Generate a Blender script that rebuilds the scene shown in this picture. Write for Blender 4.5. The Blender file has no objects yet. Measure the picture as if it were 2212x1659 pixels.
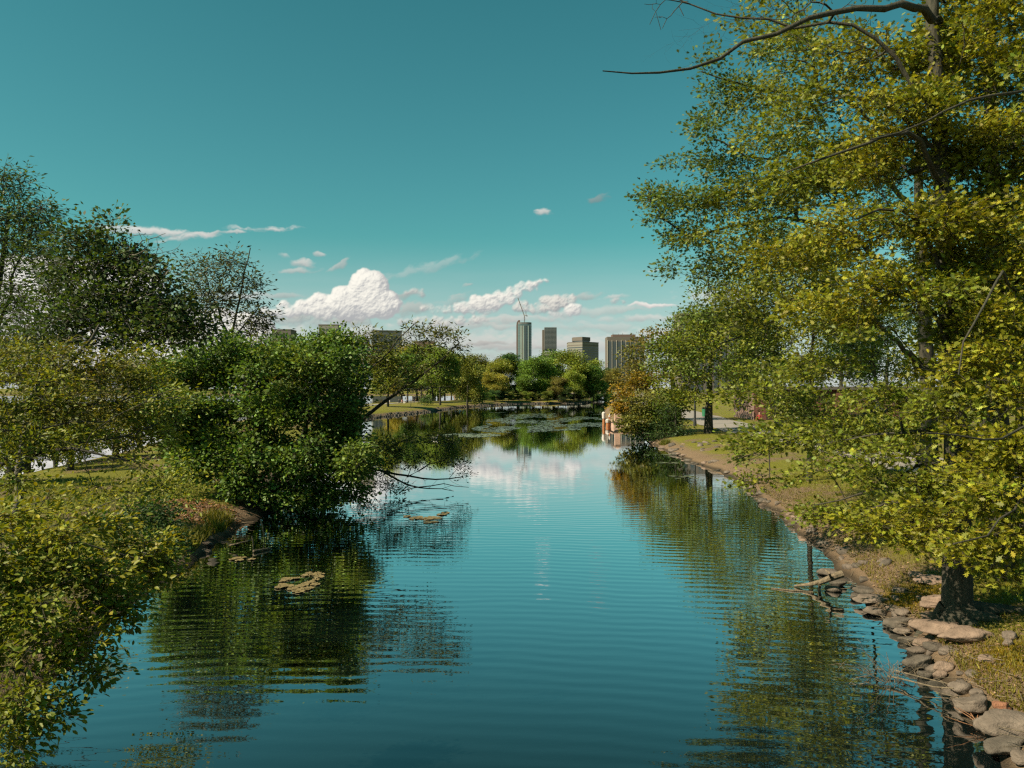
import bpy, math, random
import numpy as np
from mathutils import Vector, Matrix, noise as mnoise
R = math.radians
random.seed(7); rng = np.random.default_rng(7)
S = bpy.context.scene
COL = S.collection

# ------------------------------------------------------------------ camera, world, sun, exposure
CAMZ = 4.5
cam_d = bpy.data.cameras.new('camera'); cam = bpy.data.objects.new('camera', cam_d); COL.objects.link(cam)
cam.location = (0, 0, CAMZ); cam.rotation_euler = (R(90.283), 0, 0)
cam_d.sensor_width = 36; cam_d.lens = 27.72; cam_d.clip_start = 0.1; cam_d.clip_end = 20000
S.camera = cam
FX, UC, VH = 1703.0, 1106.0, 838.0            # sight-line helper: focal length, centre column, horizon row

def P(u, v, Y): return Vector(((u-UC)/FX*Y, Y, CAMZ-(v-VH)/FX*Y))
def G(u, v, z=0.0):
    Y = FX*(CAMZ-z)/(v-VH)
    return Vector(((u-UC)/FX*Y, Y, z))

SUN_TO = Vector((-0.68, -0.30, 0.66)).normalized()
sun_el = math.asin(SUN_TO.z); sun_rot = math.atan2(SUN_TO.x, SUN_TO.y)
SKY_STRENGTH, SUN_STRENGTH, EXPOSURE = 0.075, 5.0, 0.88

def N(nt, typ, **kw):
    n = nt.nodes.new(typ)
    for k, v in kw.items():
        if k == 'ins':
            for i, x in v.items():
                if hasattr(x, 'is_linked') or isinstance(x, bpy.types.NodeSocket): nt.links.new(x, n.inputs[i])
                else: n.inputs[i].default_value = x
        else: setattr(n, k, v)
    return n
def M(nt, op, a, b=0.0, c=None, clamp=False):
    d = {0: a, 1: b}
    if c is not None: d[2] = c
    return N(nt, 'ShaderNodeMath', operation=op, use_clamp=clamp, ins=d).outputs[0]
def MIX(nt, f, a, b, blend='MIX'):
    n = N(nt, 'ShaderNodeMix', data_type='RGBA', blend_type=blend)
    for i, x in ((0, f), (6, a), (7, b)):
        if isinstance(x, bpy.types.NodeSocket): nt.links.new(x, n.inputs[i])
        else: n.inputs[i].default_value = x if not isinstance(x, tuple) or len(x) == 4 else (*x, 1)
    return n.outputs[2]
def SSTEP(nt, x, a, b):
    return N(nt, 'ShaderNodeMapRange', interpolation_type='SMOOTHSTEP', ins={0: x, 1: a, 2: b, 3: 0.0, 4: 1.0}).outputs[0]
def RAMP(nt, x, stops):
    n = N(nt, 'ShaderNodeValToRGB'); nt.links.new(x, n.inputs[0]); e = n.color_ramp.elements
    while len(e) < len(stops): e.new(0.5)
    for i, (p, c) in enumerate(stops): e[i].position = p; e[i].color = (*c, 1)
    return n.outputs[0]

def build_world():
    w = bpy.data.worlds.new('World'); S.world = w; w.use_nodes = True
    nt = w.node_tree; nt.nodes.clear()
    out = N(nt, 'ShaderNodeOutputWorld'); bg = N(nt, 'ShaderNodeBackground'); nt.links.new(bg.outputs[0], out.inputs[0])
    bg.inputs[1].default_value = SKY_STRENGTH
    sky = N(nt, 'ShaderNodeTexSky', sky_type='NISHITA', sun_disc=False, sun_elevation=sun_el, sun_rotation=sun_rot,
            air_density=1.0, dust_density=1.0, ozone_density=1.5)
    geo = N(nt, 'ShaderNodeTexCoord')
    sep = N(nt, 'ShaderNodeSeparateXYZ', ins={0: geo.outputs['Generated']})
    x, y, z = sep.outputs
    el = M(nt, 'MULTIPLY', M(nt, 'ARCSINE', z), FX)
    az = M(nt, 'MULTIPLY', M(nt, 'ARCTAN2', x, y), FX)
    # the blue of this evening's air: the sky model graded to teal, paler towards the horizon
    tint = RAMP(nt, M(nt, 'DIVIDE', el, 900.0, clamp=True),
                [(0.0, TINT[0]), (0.12, TINT[1]), (0.35, TINT[2]), (1.0, TINT[3])])
    skyc = MIX(nt, 1.0, sky.outputs[0], tint, 'MULTIPLY')
    # clouds: computed below in azimuth and elevation, mapped by direction
    pv = N(nt, 'ShaderNodeCombineXYZ', ins={0: az, 1: el, 2: 0.0}).outputs[0]
    uvv = N(nt, 'ShaderNodeCombineXYZ', ins={0: M(nt, 'DIVIDE', M(nt, 'SUBTRACT', az, CA0), CA1-CA0), 1: M(nt, 'DIVIDE', M(nt, 'SUBTRACT', el, CE0), CE1-CE0), 2: 0.0}).outputs[0]
    im = N(nt, 'ShaderNodeTexImage', image=cloud_image(), extension='CLIP', interpolation='Cubic', ins={0: uvv})
    front = M(nt, 'GREATER_THAN', y, 0.02)
    cover = M(nt, 'MULTIPLY', im.outputs[1], front)
    ccol = MIX(nt, 1.0, im.outputs[0], (CLOUD_GAIN, CLOUD_GAIN, CLOUD_GAIN), 'MULTIPLY')
    # low banded haze above the skyline
    bn = N(nt, 'ShaderNodeTexNoise', ins={'Vector': N(nt, 'ShaderNodeVectorMath', operation='MULTIPLY', ins={0: pv, 1: (1/170, 1/26, 1)}).outputs[0], 'Scale': 1.0, 'Detail': 5.0})
    band = M(nt, 'MULTIPLY', SSTEP(nt, el, 330.0, 40.0), M(nt, 'ADD', 0.55, M(nt, 'MULTIPLY', bn.outputs[0], 0.5)), clamp=True)
    col = MIX(nt, M(nt, 'MULTIPLY', band, 0.9, clamp=True), skyc, HAZE_COL)
    col = MIX(nt, cover, col, ccol)
    nt.links.new(col, bg.inputs[0])
    w.cycles.sampling_method = 'MANUAL'; w.cycles.sample_map_resolution = 512

CA0, CA1, CE0, CE1 = -1150.0, 900.0, -30.0, 430.0
def vnoise(x, y, seed):
    xi, yi = np.floor(x).astype(int), np.floor(y).astype(int); fx, fy = x-xi, y-yi; fx = fx*fx*(3-2*fx); fy = fy*fy*(3-2*fy)
    def hsh(i, j):
        n = (i*374761393+j*668265263+seed*974711) & 0x7fffffff; n = (n ^ (n >> 13))*1274126177 & 0x7fffffff; return ((n ^ (n >> 16)) & 0xffff)/65535.0
    return (hsh(xi, yi)*(1-fx)+hsh(xi+1, yi)*fx)*(1-fy)+(hsh(xi, yi+1)*(1-fx)+hsh(xi+1, yi+1)*fx)*fy
def fbm(x, y, seed=0, octs=5, gain=.55):
    t, a, n = 0, 1.0, 0
    for o in range(octs): t = t+a*vnoise(x, y, seed+o*17); n += a; a *= gain; x, y = x*2.03+7.1, y*2.03+3.7
    return t/n
def sst(x, a, b):
    t = np.clip((x-a)/(b-a), 0, 1); return t*t*(3-2*t)
def to_sky(u, v):
    a0 = math.atan((u-UC)/FX); return a0*FX, math.atan((VH-v)/FX*math.cos(a0))*FX
def cloud_image():
    W, Hh = 1640, 368; r = np.random.default_rng(11)
    X, Y = np.meshgrid(CA0+(np.arange(W)+.5)/W*(CA1-CA0), CE0+(np.arange(Hh)+.5)/Hh*(CE1-CE0)); px = (CA1-CA0)/W
    col = np.zeros((Hh, W, 3)); al = np.zeros((Hh, W))
    def over(c, a):
        nonlocal col, al
        a = np.clip(a, 0, 1); o = a+al*(1-a); col = np.where(o[..., None] > 1e-6, (c*a[..., None]+col*(al*(1-a))[..., None])/np.maximum(o, 1e-6)[..., None], 0); al = o
    wx, wy = (fbm(X/30, Y/30, 3)-.5), (fbm(X/30, Y/30, 9)-.5)
    # thin streaks and torn scraps
    for (u, v, ru, rv, rot, s, tone) in STREAKS:
        cx, cy = to_sky(u, v); c, sn = math.cos(R(rot)), math.sin(R(rot)); dx, dy = X+wx*22-cx, Y+wy*16-cy; a, b = (dx*c+dy*sn)/ru, (-dx*sn+dy*c)/rv
        d = 1-np.sqrt(a*a+b*b)+(fbm(a*ru/26, b*rv/9, int(u))-.5)*1.5*np.clip(1.7-np.sqrt(a*a+b*b), 0, 1)
        t = sst(b, -1.0, .6)[..., None]
        over(np.array([.47, .46, .46])*tone*(1-t)+np.array([.86, .80, .74])*tone*t, s*sst(d, .05, .85))
    # heaped clouds: many puffs make a height field, its sunlight and shade baked into the cloud colour
    for (puffs, base, soft, tone) in HEAPS:
        Hm = np.full((Hh, W), -8.0)
        for (u, v, ru, rv) in puffs:
            cx, cy = to_sky(u, v); n = int(9+ru*rv/34)
            for k in range(n):
                q = r.normal(size=2); q = q/np.linalg.norm(q)*r.random()**.5; rad = min(ru, rv)*r.uniform(.3, .8)
                x0, y0 = cx+q[0]*(ru-rad*.6), cy+q[1]*(rv-rad*.6); i0, i1 = int((x0-rad-CA0)/px)-2, int((x0+rad-CA0)/px)+3; j0, j1 = int((y0-rad-CE0)/px)-2, int((y0+rad-CE0)/px)+3
                i0, j0 = max(i0, 0), max(j0, 0)
                if i1 <= i0 or j1 <= j0: continue
                sl_ = (slice(j0, j1), slice(i0, i1)); d2 = (X[sl_]+wx[sl_]*7-x0)**2+(Y[sl_]+wy[sl_]*7-y0)**2
                h = np.sqrt(np.maximum(rad*rad-d2, 0))*1.0+rad*.35*(d2 < rad*rad)-8*(d2 >= rad*rad); Hm[sl_] = np.maximum(Hm[sl_], h)
        f1 = fbm(X/13, Y/11, 21, 6, .62)-.5
        Hb = np.maximum(Hm, -6)
        for _ in range(7): Hb = (Hb+np.roll(Hb, 1, 0)+np.roll(Hb, -1, 0)+np.roll(Hb, 1, 1)+np.roll(Hb, -1, 1))/5
        inner = sst(Hb, -5.0, -1.5); Hb = Hb+f1*12+(fbm(X/5, Y/4.4, 33, 4)-.5)*4
        gy, gx = np.gradient(Hb, px); nz = 1/np.sqrt(1+.5*(gx*gx+gy*gy)); lam = (-gx*-.50+-gy*.62)*.55*nz+.55*nz
        by = to_sky(UC, base)[1]; up = sst(Y+wx*10, by-4, by+34)
        far = np.zeros_like(Hm); S_ = np.maximum(Hb, 0)      # shade cast through the heap from the upper side
        for q in range(1, 8): far += np.maximum(np.roll(np.roll(S_, int(q*3), 1), -int(q*3), 0)-S_-2*q, 0)
        lit = np.clip(lam*1.15-far*.007, 0, 1)*(.35+.65*up)
        c = np.array([.42, .43, .44])*(1-lit[..., None])+np.array([1.0, .96, .85])*lit[..., None]
        over(c*tone, inner*sst(Hb+f1*13, -4.0, soft+6)*sst(Y+wy*22, by-16, by+14))
    img = bpy.data.images.new('cloud_field', W, Hh, alpha=True, float_buffer=True); img.colorspace_settings.name = 'Non-Color'; img.alpha_mode = 'CHANNEL_PACKED'
    edge = np.minimum.reduce([sst(X, CA0, CA0+60), sst(-X, -CA1, -CA1+60), sst(-Y, -CE1, -CE1+30)])
    px4 = np.concatenate([col, (al*edge)[..., None]], -1).astype(np.float32); img.pixels.foreach_set(px4.ravel()); img.update(); return img
STREAKS = [(1010, 740, 420, 34, 0, .55, .82), (760, 720, 200, 26, 0, .6, .85), (1240, 745, 260, 26, 0, .5, .85), (1000, 700, 160, 14, 4, .6, .8), (880, 668, 90, 18, 8, .6, .66), (1120, 690, 150, 12, 0, .6, .8), (1300, 672, 150, 14, 3, .5, .82), (1090, 752, 150, 9, 0, .5, .6), (1420, 725, 120, 22, 0, .6, .9), (330, 500, 130, 11, 0, .8, .95), (585, 493, 95, 8, 5, .9, 1.0), (480, 503, 80, 5, 6, .7, .9), (400, 514, 60, 8, 10, .8, .95),
    (655, 566, 30, 11, 0, .75, .85), (690, 547, 14, 7, 0, .6, .85), (610, 553, 13, 7, 0, .6, .85), (645, 583, 50, 8, 6, .6, .8), (735, 572, 36, 8, 25, .55, .75), (1172, 458, 24, 10, 0, .75, .85), (1292, 430, 38, 9, 12, .5, .45),
    (930, 575, 130, 14, 16, .28, .9), (1420, 582, 50, 4, 5, .45, .9), (1330, 640, 40, 7, 8, .6, .85), (1410, 659, 60, 7, 0, .95, 1.0), (1385, 688, 110, 11, 0, .6, .85), (1260, 640, 60, 10, 8, .55, .7), (860, 640, 60, 13, 8, .6, .62), (985, 645, 50, 10, 20, .5, .7),
    (1015, 615, 14, 5, 20, .5, .7), (1050, 742, 90, 7, 0, .6, .55), (930, 715, 120, 14, 3, .5, .8), (1080, 705, 90, 10, 0, .6, .75), (1290, 705, 120, 14, 0, .4, .8), (1560, 640, 120, 26, 0, .6, .9), (500, 640, 90, 14, 0, .6, .9), (620, 640, 60, 9, 0, .5, .7)]
HEAPS = [([(120, 640, 160, 60), (20, 690, 160, 70), (250, 620, 80, 34), (180, 750, 220, 56), (420, 720, 150, 44)], 830, 14, .95),
    ([(700, 690, 110, 18), (640, 690, 80, 14)], 706, 16, .72),
    ([(788, 612, 26, 26), (800, 632, 42, 36), (770, 655, 60, 34), (815, 655, 46, 30), (690, 656, 40, 20), (640, 668, 50, 17), (600, 676, 40, 14), (735, 676, 70, 18), (845, 655, 30, 14)], 700, 7, 1.0),
    ([(895, 632, 26, 11)], 648, 9, .82),
    ([(945, 668, 40, 11), (925, 695, 80, 12), (1010, 690, 60, 10)], 712, 12, .85),
    ([(1010, 662, 34, 13), (1045, 655, 36, 18), (1030, 668, 50, 12)], 684, 8, .95),
    ([(1085, 642, 30, 16), (1110, 632, 26, 14), (1140, 618, 32, 12), (1170, 610, 20, 8), (1075, 655, 30, 10)], 672, 9, .97),
    ([(1130, 662, 22, 12), (1195, 655, 34, 17), (1170, 668, 46, 12), (1225, 645, 30, 12)], 688, 10, .82),
    ([(1240, 670, 22, 14), (1215, 678, 34, 9)], 687, 8, 1.0), ([(1330, 650, 20, 7)], 660, 8, .9)]
TINT = [(0.85, 0.95, 0.80), (0.43, 0.82, 0.66), (0.31, 0.80, 0.59), (0.22, 0.76, 0.53)]
CLOUD_GAIN, HAZE_COL = 7.6, (4.3, 4.55, 4.7)
build_world()

sl = bpy.data.lights.new('sun', 'SUN'); sl.energy = SUN_STRENGTH; sl.angle = R(0.5); sl.color = (1.0, 0.88, 0.68)
so = bpy.data.objects.new('sun', sl); COL.objects.link(so); so.rotation_euler = SUN_TO.to_track_quat('Z', 'Y').to_euler(); so.location = (0, 0, 60)
S.view_settings.view_transform = 'Standard'; S.view_settings.look = 'None'; S.view_settings.exposure = EXPOSURE; S.view_settings.gamma = 1.0
S.render.engine = 'CYCLES'
S.cycles.max_bounces = 8; S.cycles.diffuse_bounces = 3; S.cycles.glossy_bounces = 3; S.cycles.transmission_bounces = 4; S.cycles.transparent_max_bounces = 4
S.cycles.caustics_reflective = False; S.cycles.caustics_refractive = False; S.cycles.sample_clamp_indirect = 6
S.cycles.use_denoising = False; S.cycles.filter_width = 1.3

# ------------------------------------------------------------------ object helpers
def tag(o, label=None, cat=None, group=None, kind=None):
    if label: o['label'] = label
    if cat: o['category'] = cat
    if group: o['group'] = group
    if kind: o['kind'] = kind
    return o
def link(name, me, mat=None, parent=None):
    o = bpy.data.objects.new(name, me); COL.objects.link(o)
    if mat is not None and me is not None:
        for m in (mat if isinstance(mat, (list, tuple)) else [mat]): me.materials.append(m)
    if parent is not None: o.parent = parent
    return o
def empty(name, loc, label, cat, group=None, rz=0.0):
    o = bpy.data.objects.new(name, None); COL.objects.link(o); o.location = loc; o.rotation_euler = (0, 0, rz); o.empty_display_size = .3
    return tag(o, label, cat, group)
def copy_tree(o, parent=None):
    c = o.copy(); COL.objects.link(c)
    if parent is not None: c.parent = parent
    for ch in list(o.children): copy_tree(ch, c)
    return c
def mesh_np(name, V, loops, starts, smooth=False, cols=None, fcol=None):
    me = bpy.data.meshes.new(name); V = np.asarray(V, np.float32)
    me.vertices.add(len(V)); me.vertices.foreach_set('co', V.ravel())
    me.loops.add(len(loops)); me.loops.foreach_set('vertex_index', np.asarray(loops, np.int32))
    me.polygons.add(len(starts)); me.polygons.foreach_set('loop_start', np.asarray(starts, np.int32))
    if smooth: me.polygons.foreach_set('use_smooth', np.ones(len(starts), bool))
    me.update(calc_edges=True)
    if cols is not None:
        a = me.color_attributes.new('leafcol', 'FLOAT_COLOR', 'POINT'); c = np.ones((len(V), 4), np.float32); c[:, :3] = cols
        a.data.foreach_set('color', c.ravel())
    return me
class MB:
    """collects boxes, tubes and faces into one mesh"""
    def __init__(s): s.v, s.f, s.m = [], [], []
    def add(s, vs, fs, mi=0):
        b = len(s.v); s.v += [tuple(v) for v in vs]; s.f += [tuple(i+b for i in f) for f in fs]; s.m += [mi]*len(fs)
    def box(s, c, d, mi=0, rz=0.0, taper=1.0):
        x, y, z = d[0]/2, d[1]/2, d[2]/2; ca, sa = math.cos(rz), math.sin(rz); vs = []
        for k, (i, j) in ((-1, (-1, -1)), (-1, (1, -1)), (-1, (1, 1)), (-1, (-1, 1)), (1, (-1, -1)), (1, (1, -1)), (1, (1, 1)), (1, (-1, 1))):
            t = taper if k > 0 else 1.0; a, b = i*x*t, j*y*t
            vs.append((c[0]+a*ca-b*sa, c[1]+a*sa+b*ca, c[2]+k*z))
        s.add(vs, [(3, 2, 1, 0), (4, 5, 6, 7), (0, 1, 5, 4), (1, 2, 6, 5), (2, 3, 7, 6), (3, 0, 4, 7)], mi)
    def tube(s, pts, rad, k=8, mi=0, cap=True):
        pts = [Vector(p) for p in pts]; n = len(pts); rad = rad if isinstance(rad, (list, tuple)) else [rad]*n; vs = []
        for i, p in enumerate(pts):
            t = (pts[min(i+1, n-1)]-pts[max(i-1, 0)]).normalized(); ref = Vector((0.31, 0.95, 0.05)) if abs(t.y) < .9 else Vector((1, 0, 0))
            a = t.cross(ref).normalized(); b = t.cross(a)
            vs += [p+(a*math.cos(q*2*math.pi/k)+b*math.sin(q*2*math.pi/k))*rad[i] for q in range(k)]
        fs = [(i*k+q, i*k+(q+1) % k, (i+1)*k+(q+1) % k, (i+1)*k+q) for i in range(n-1) for q in range(k)]
        if cap: fs += [tuple(range(k)), tuple((n-1)*k+q for q in reversed(range(k)))]
        s.add(vs, fs, mi)
    def prism(s, poly, z0, z1, mi=0):
        n = len(poly); s.add([(x, y, z0) for x, y in poly]+[(x, y, z1) for x, y in poly],
                             [tuple(reversed(range(n))), tuple(range(n, 2*n))]+[(i, (i+1) % n, n+(i+1) % n, n+i) for i in range(n)], mi)
    def mesh(s, name, smooth=False):
        me = bpy.data.meshes.new(name); me.from_pydata(s.v, [], s.f); me.polygons.foreach_set('material_index', s.m)
        if smooth: me.polygons.foreach_set('use_smooth', [True]*len(s.f))
        me.update(); return me
    def build(s, name, mat, parent=None, smooth=False): return link(name, s.mesh(name, smooth), mat, parent)

# ------------------------------------------------------------------ materials
def new_mat(name):
    m = bpy.data.materials.new(name); m.use_nodes = True; nt = m.node_tree; nt.nodes.clear()
    return m, nt, N(nt, 'ShaderNodeOutputMaterial')
def solid(name, col, rough=.7, var=.25, scale=6.0, bump=0.0, metal=0.0, spec=.4, detail=5.0, coords='Object'):
    m, nt, out = new_mat(name); tc = N(nt, 'ShaderNodeTexCoord')
    n = N(nt, 'ShaderNodeTexNoise', ins={'Vector': tc.outputs[coords], 'Scale': scale, 'Detail': detail, 'Roughness': .6})
    c = MIX(nt, n.outputs[0], tuple(x*(1-var) for x in col), tuple(min(1, x*(1+var)) for x in col))
    b = N(nt, 'ShaderNodeBsdfPrincipled', ins={'Base Color': c, 'Roughness': rough, 'Metallic': metal, 'Specular IOR Level': spec})
    if bump: nt.links.new(N(nt, 'ShaderNodeBump', ins={'Strength': bump, 'Distance': .05, 'Height': n.outputs[0]}).outputs[0], b.inputs['Normal'])
    nt.links.new(b.outputs[0], out.inputs[0]); return m
def leaf_material():
    m, nt, out = new_mat('leaf')
    at = N(nt, 'ShaderNodeAttribute', attribute_name='leafcol'); oi = N(nt, 'ShaderNodeObjectInfo')
    c = MIX(nt, 1.0, at.outputs[0], oi.outputs['Color'], 'MULTIPLY')
    d = N(nt, 'ShaderNodeBsdfPrincipled', ins={'Base Color': c, 'Roughness': .55, 'Specular IOR Level': .35})
    t = N(nt, 'ShaderNodeBsdfTranslucent', ins={0: MIX(nt, 1.0, c, (1.25, 1.15, .5), 'MULTIPLY')})
    x = N(nt, 'ShaderNodeMixShader', ins={0: .36, 1: d.outputs[0], 2: t.outputs[0]}); nt.links.new(x.outputs[0], out.inputs[0]); return m
def bark_material(name, a, b, scale=14.0):
    m, nt, out = new_mat(name); tc = N(nt, 'ShaderNodeTexCoord')
    v = N(nt, 'ShaderNodeVectorMath', operation='MULTIPLY', ins={0: tc.outputs['Object'], 1: (1, 1, .22)}).outputs[0]
    n = N(nt, 'ShaderNodeTexNoise', ins={'Vector': v, 'Scale': scale, 'Detail': 6.0, 'Roughness': .7})
    n2 = N(nt, 'ShaderNodeTexNoise', ins={'Vector': tc.outputs['Object'], 'Scale': 1.3, 'Detail': 3.0})
    f = N(nt, 'ShaderNodeMapRange', ins={0: n.outputs[0], 1: .35, 2: .65}).outputs[0]
    c = MIX(nt, M(nt, 'MULTIPLY', n2.outputs[0], .5), MIX(nt, f, a, b), (.07, .08, .05))
    bs = N(nt, 'ShaderNodeBsdfPrincipled', ins={'Base Color': c, 'Roughness': .9, 'Specular IOR Level': .2})
    nt.links.new(N(nt, 'ShaderNodeBump', ins={'Strength': .9, 'Distance': .04, 'Height': n.outputs[0]}).outputs[0], bs.inputs['Normal'])
    nt.links.new(bs.outputs[0], out.inputs[0]); return m
LEAF = leaf_material()
BARK = bark_material('oak_bark', (.018, .014, .011), (.075, .058, .043))
BARK_PALE = bark_material('pale_bark', (.09, .075, .058), (.26, .22, .18))
BARK_BIRCH = bark_material('white_bark', (.35, .33, .30), (.7, .68, .62))
ROCK = []
for i, c in enumerate(((.17, .13, .10), (.12, .097, .075), (.24, .165, .12), (.30, .13, .07))):
    m, nt, out = new_mat(['grey_rock', 'dark_rock', 'tan_rock', 'orange_rock'][i]); tc = N(nt, 'ShaderNodeTexCoord')
    n1 = N(nt, 'ShaderNodeTexNoise', ins={'Vector': tc.outputs['Object'], 'Scale': 3.0, 'Detail': 8.0, 'Roughness': .7})
    n2 = N(nt, 'ShaderNodeTexNoise', ins={'Vector': tc.outputs['Object'], 'Scale': 38.0, 'Detail': 3.0})
    cc = MIX(nt, N(nt, 'ShaderNodeMapRange', ins={0: n1.outputs[0], 1: .3, 2: .7}).outputs[0], tuple(x*.5 for x in c), tuple(x*1.3 for x in c))
    cc = MIX(nt, M(nt, 'MULTIPLY', n2.outputs[0], .3), cc, (.06, .05, .032))
    wz = N(nt, 'ShaderNodeSeparateXYZ', ins={0: N(nt, 'ShaderNodeNewGeometry').outputs['Position']}).outputs[2]
    cc = MIX(nt, M(nt, 'MULTIPLY', SSTEP(nt, M(nt, 'ADD', wz, M(nt, 'MULTIPLY', n1.outputs[0], .1)), .17, .07), .75), cc, (.018, .017, .011))     # wet, algae-dark foot at the waterline
    bs = N(nt, 'ShaderNodeBsdfPrincipled', ins={'Base Color': cc, 'Roughness': .85, 'Specular IOR Level': .25})
    hh = M(nt, 'ADD', n1.outputs[0], M(nt, 'MULTIPLY', n2.outputs[0], .25))
    nt.links.new(N(nt, 'ShaderNodeBump', ins={'Strength': .8, 'Distance': .06, 'Height': hh}).outputs[0], bs.inputs['Normal'])
    nt.links.new(bs.outputs[0], out.inputs[0]); ROCK.append(m)

# ------------------------------------------------------------------ terrain and water
LAGOON = [(4.6, -40), (5.0, 3), (5.7, 9.3), (6.1, 10.3), (6.4, 11.2), (6.55, 12.2), (7.0, 13.9), (7.35, 15.4), (7.5, 16.6), (8.1, 19.5), (8.7, 22.3), (8.9, 24.6), (9.5, 28.4), (9.9, 31.7), (10.7, 36), (11.2, 42), (10.9, 48), (11.1, 56), (11.3, 65.5), (12.6, 78), (12.2, 88), (14, 120), (20, 170), (27, 215), (35, 260), (44, 330), (56, 420), (60, 470),
          (48, 470), (42, 420), (33, 330), (26, 250), (22, 232), (20, 226), (12.4, 225), (7, 221), (1.8, 219), (-2, 209), (-5.4, 201), (-11.3, 182), (-14, 160), (-16.8, 139), (-19.5, 125), (-21, 114), (-19, 90), (-13, 50), (-10.4, 36), (-9.4, 31), (-8.4, 29.5), (-8.9, 26.5), (-8.5, 23), (-8.3, 21), (-7.9, 17), (-7.1, 12), (-6.4, 9), (-5.6, 5), (-5.2, -40)]
RIVER = [(-23, -40), (-23, 25), (-25, 47), (-32, 80), (-38, 120), (-39, 180), (-33, 219), (-24, 224), (-19, 262), (-30, 400), (-36, 512), (-2400, 512), (-2400, -40)]
def seg_sd(X, Y, poly):
    p = np.array(poly, float); q = np.roll(p, -1, 0); d2 = np.full(X.shape, 1e18); ins = np.zeros(X.shape, bool)
    for (ax, ay), (bx, by) in zip(p, q):
        ex, ey = bx-ax, by-ay; t = np.clip(((X-ax)*ex+(Y-ay)*ey)/(ex*ex+ey*ey), 0, 1)
        d2 = np.minimum(d2, (X-ax-t*ex)**2+(Y-ay-t*ey)**2)
        c = ((ay > Y) != (by > Y)) & (X < (bx-ax)*(Y-ay)/(by-ay+1e-12)+ax); ins ^= c
    d = np.sqrt(d2); return np.where(ins, -d, d)          # positive on land
def wob(X, Y, s, seed=0.0):
    return (np.sin(X*s+1.3+seed)*np.cos(Y*s*1.17-.7+seed*2)+np.sin((X+Y)*s*.63+2.1+seed)*.6+np.sin((X*.8-Y*1.3)*s*1.9+seed)*.4)/2
def land_z(X, Y):
    X = np.asarray(X, float); Y = np.asarray(Y, float)
    d = np.minimum(seg_sd(X, Y, LAGOON), seg_sd(X, Y, RIVER))
    d = d+wob(X, Y, 1.7)*.22*np.clip(1-abs(d)/3, 0, 1)
    up = .62*(1-np.exp(-np.maximum(d, 0)/.95))+.32*np.clip(d/9, 0, 1)+.05*wob(X, Y, .9)*np.clip(d, 0, 1)
    return np.where(d > 0, up, np.maximum(d*.7, -.9))
def ground(x, y): return float(land_z(np.array([x]), np.array([y]))[0])
def axis_grid(lo, hi, step, far, ratio):
    a = list(np.arange(lo, hi+1e-6, step)); s = step; x = a[-1]
    while x < far: s *= ratio; x += s; a.append(x)
    return a
xs = axis_grid(0, 16, .14, 2600, 1.075); xs = np.array([-x for x in reversed(xs[1:])]+xs)
ys = np.array(list(np.arange(-36, 2, 2.0))+axis_grid(2, 42, .2, 3200, 1.028))
GX, GY = np.meshgrid(xs, ys); GZ = land_z(GX, GY)
nx, ny = len(xs), len(ys); idx = np.arange(nx*ny).reshape(ny, nx)
quads = np.stack([idx[:-1, :-1], idx[:-1, 1:], idx[1:, 1:], idx[1:, :-1]], -1).reshape(-1, 4)
me = mesh_np('ground', np.stack([GX, GY, GZ], -1).reshape(-1, 3), quads.ravel(), np.arange(len(quads))*4, smooth=True)
m, nt, out = new_mat('ground_grass'); geo = N(nt, 'ShaderNodeNewGeometry'); pos = geo.outputs['Position']
zc = N(nt, 'ShaderNodeSeparateXYZ', ins={0: pos}).outputs[2]
n1 = N(nt, 'ShaderNodeTexNoise', ins={'Vector': pos, 'Scale': .35, 'Detail': 6.0, 'Roughness': .65})
n2 = N(nt, 'ShaderNodeTexNoise', ins={'Vector': pos, 'Scale': 5.0, 'Detail': 7.0, 'Roughness': .7})
n3 = N(nt, 'ShaderNodeTexNoise', ins={'Vector': pos, 'Scale': 46.0, 'Detail': 3.0})
grass = MIX(nt, n2.outputs[0], (.085, .095, .012), (.20, .175, .022))
dirt = MIX(nt, n3.outputs[0], (.075, .05, .03), (.26, .175, .105))
f = SSTEP(nt, M(nt, 'ADD', n1.outputs[0], M(nt, 'MULTIPLY', n2.outputs[0], .35)), .68, .8)
c = MIX(nt, f, grass, dirt)
edge = SSTEP(nt, M(nt, 'ADD', zc, M(nt, 'MULTIPLY', n2.outputs[0], .3)), .72, .5)
c = MIX(nt, edge, c, dirt); wet = SSTEP(nt, zc, .16, .02); c = MIX(nt, M(nt, 'MULTIPLY', wet, .8), c, (.022, .018, .012))
b = N(nt, 'ShaderNodeBsdfPrincipled', ins={'Base Color': c, 'Roughness': .95, 'Specular IOR Level': .15})
nt.links.new(N(nt, 'ShaderNodeBump', ins={'Strength': .8, 'Distance': .06, 'Height': M(nt, 'ADD', n2.outputs[0], n3.outputs[0])}).outputs[0], b.inputs['Normal'])
nt.links.new(b.outputs[0], out.inputs[0])
tag(link('ground', me, m), 'grassy banks and islands around the lagoon', kind='structure')

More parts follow.
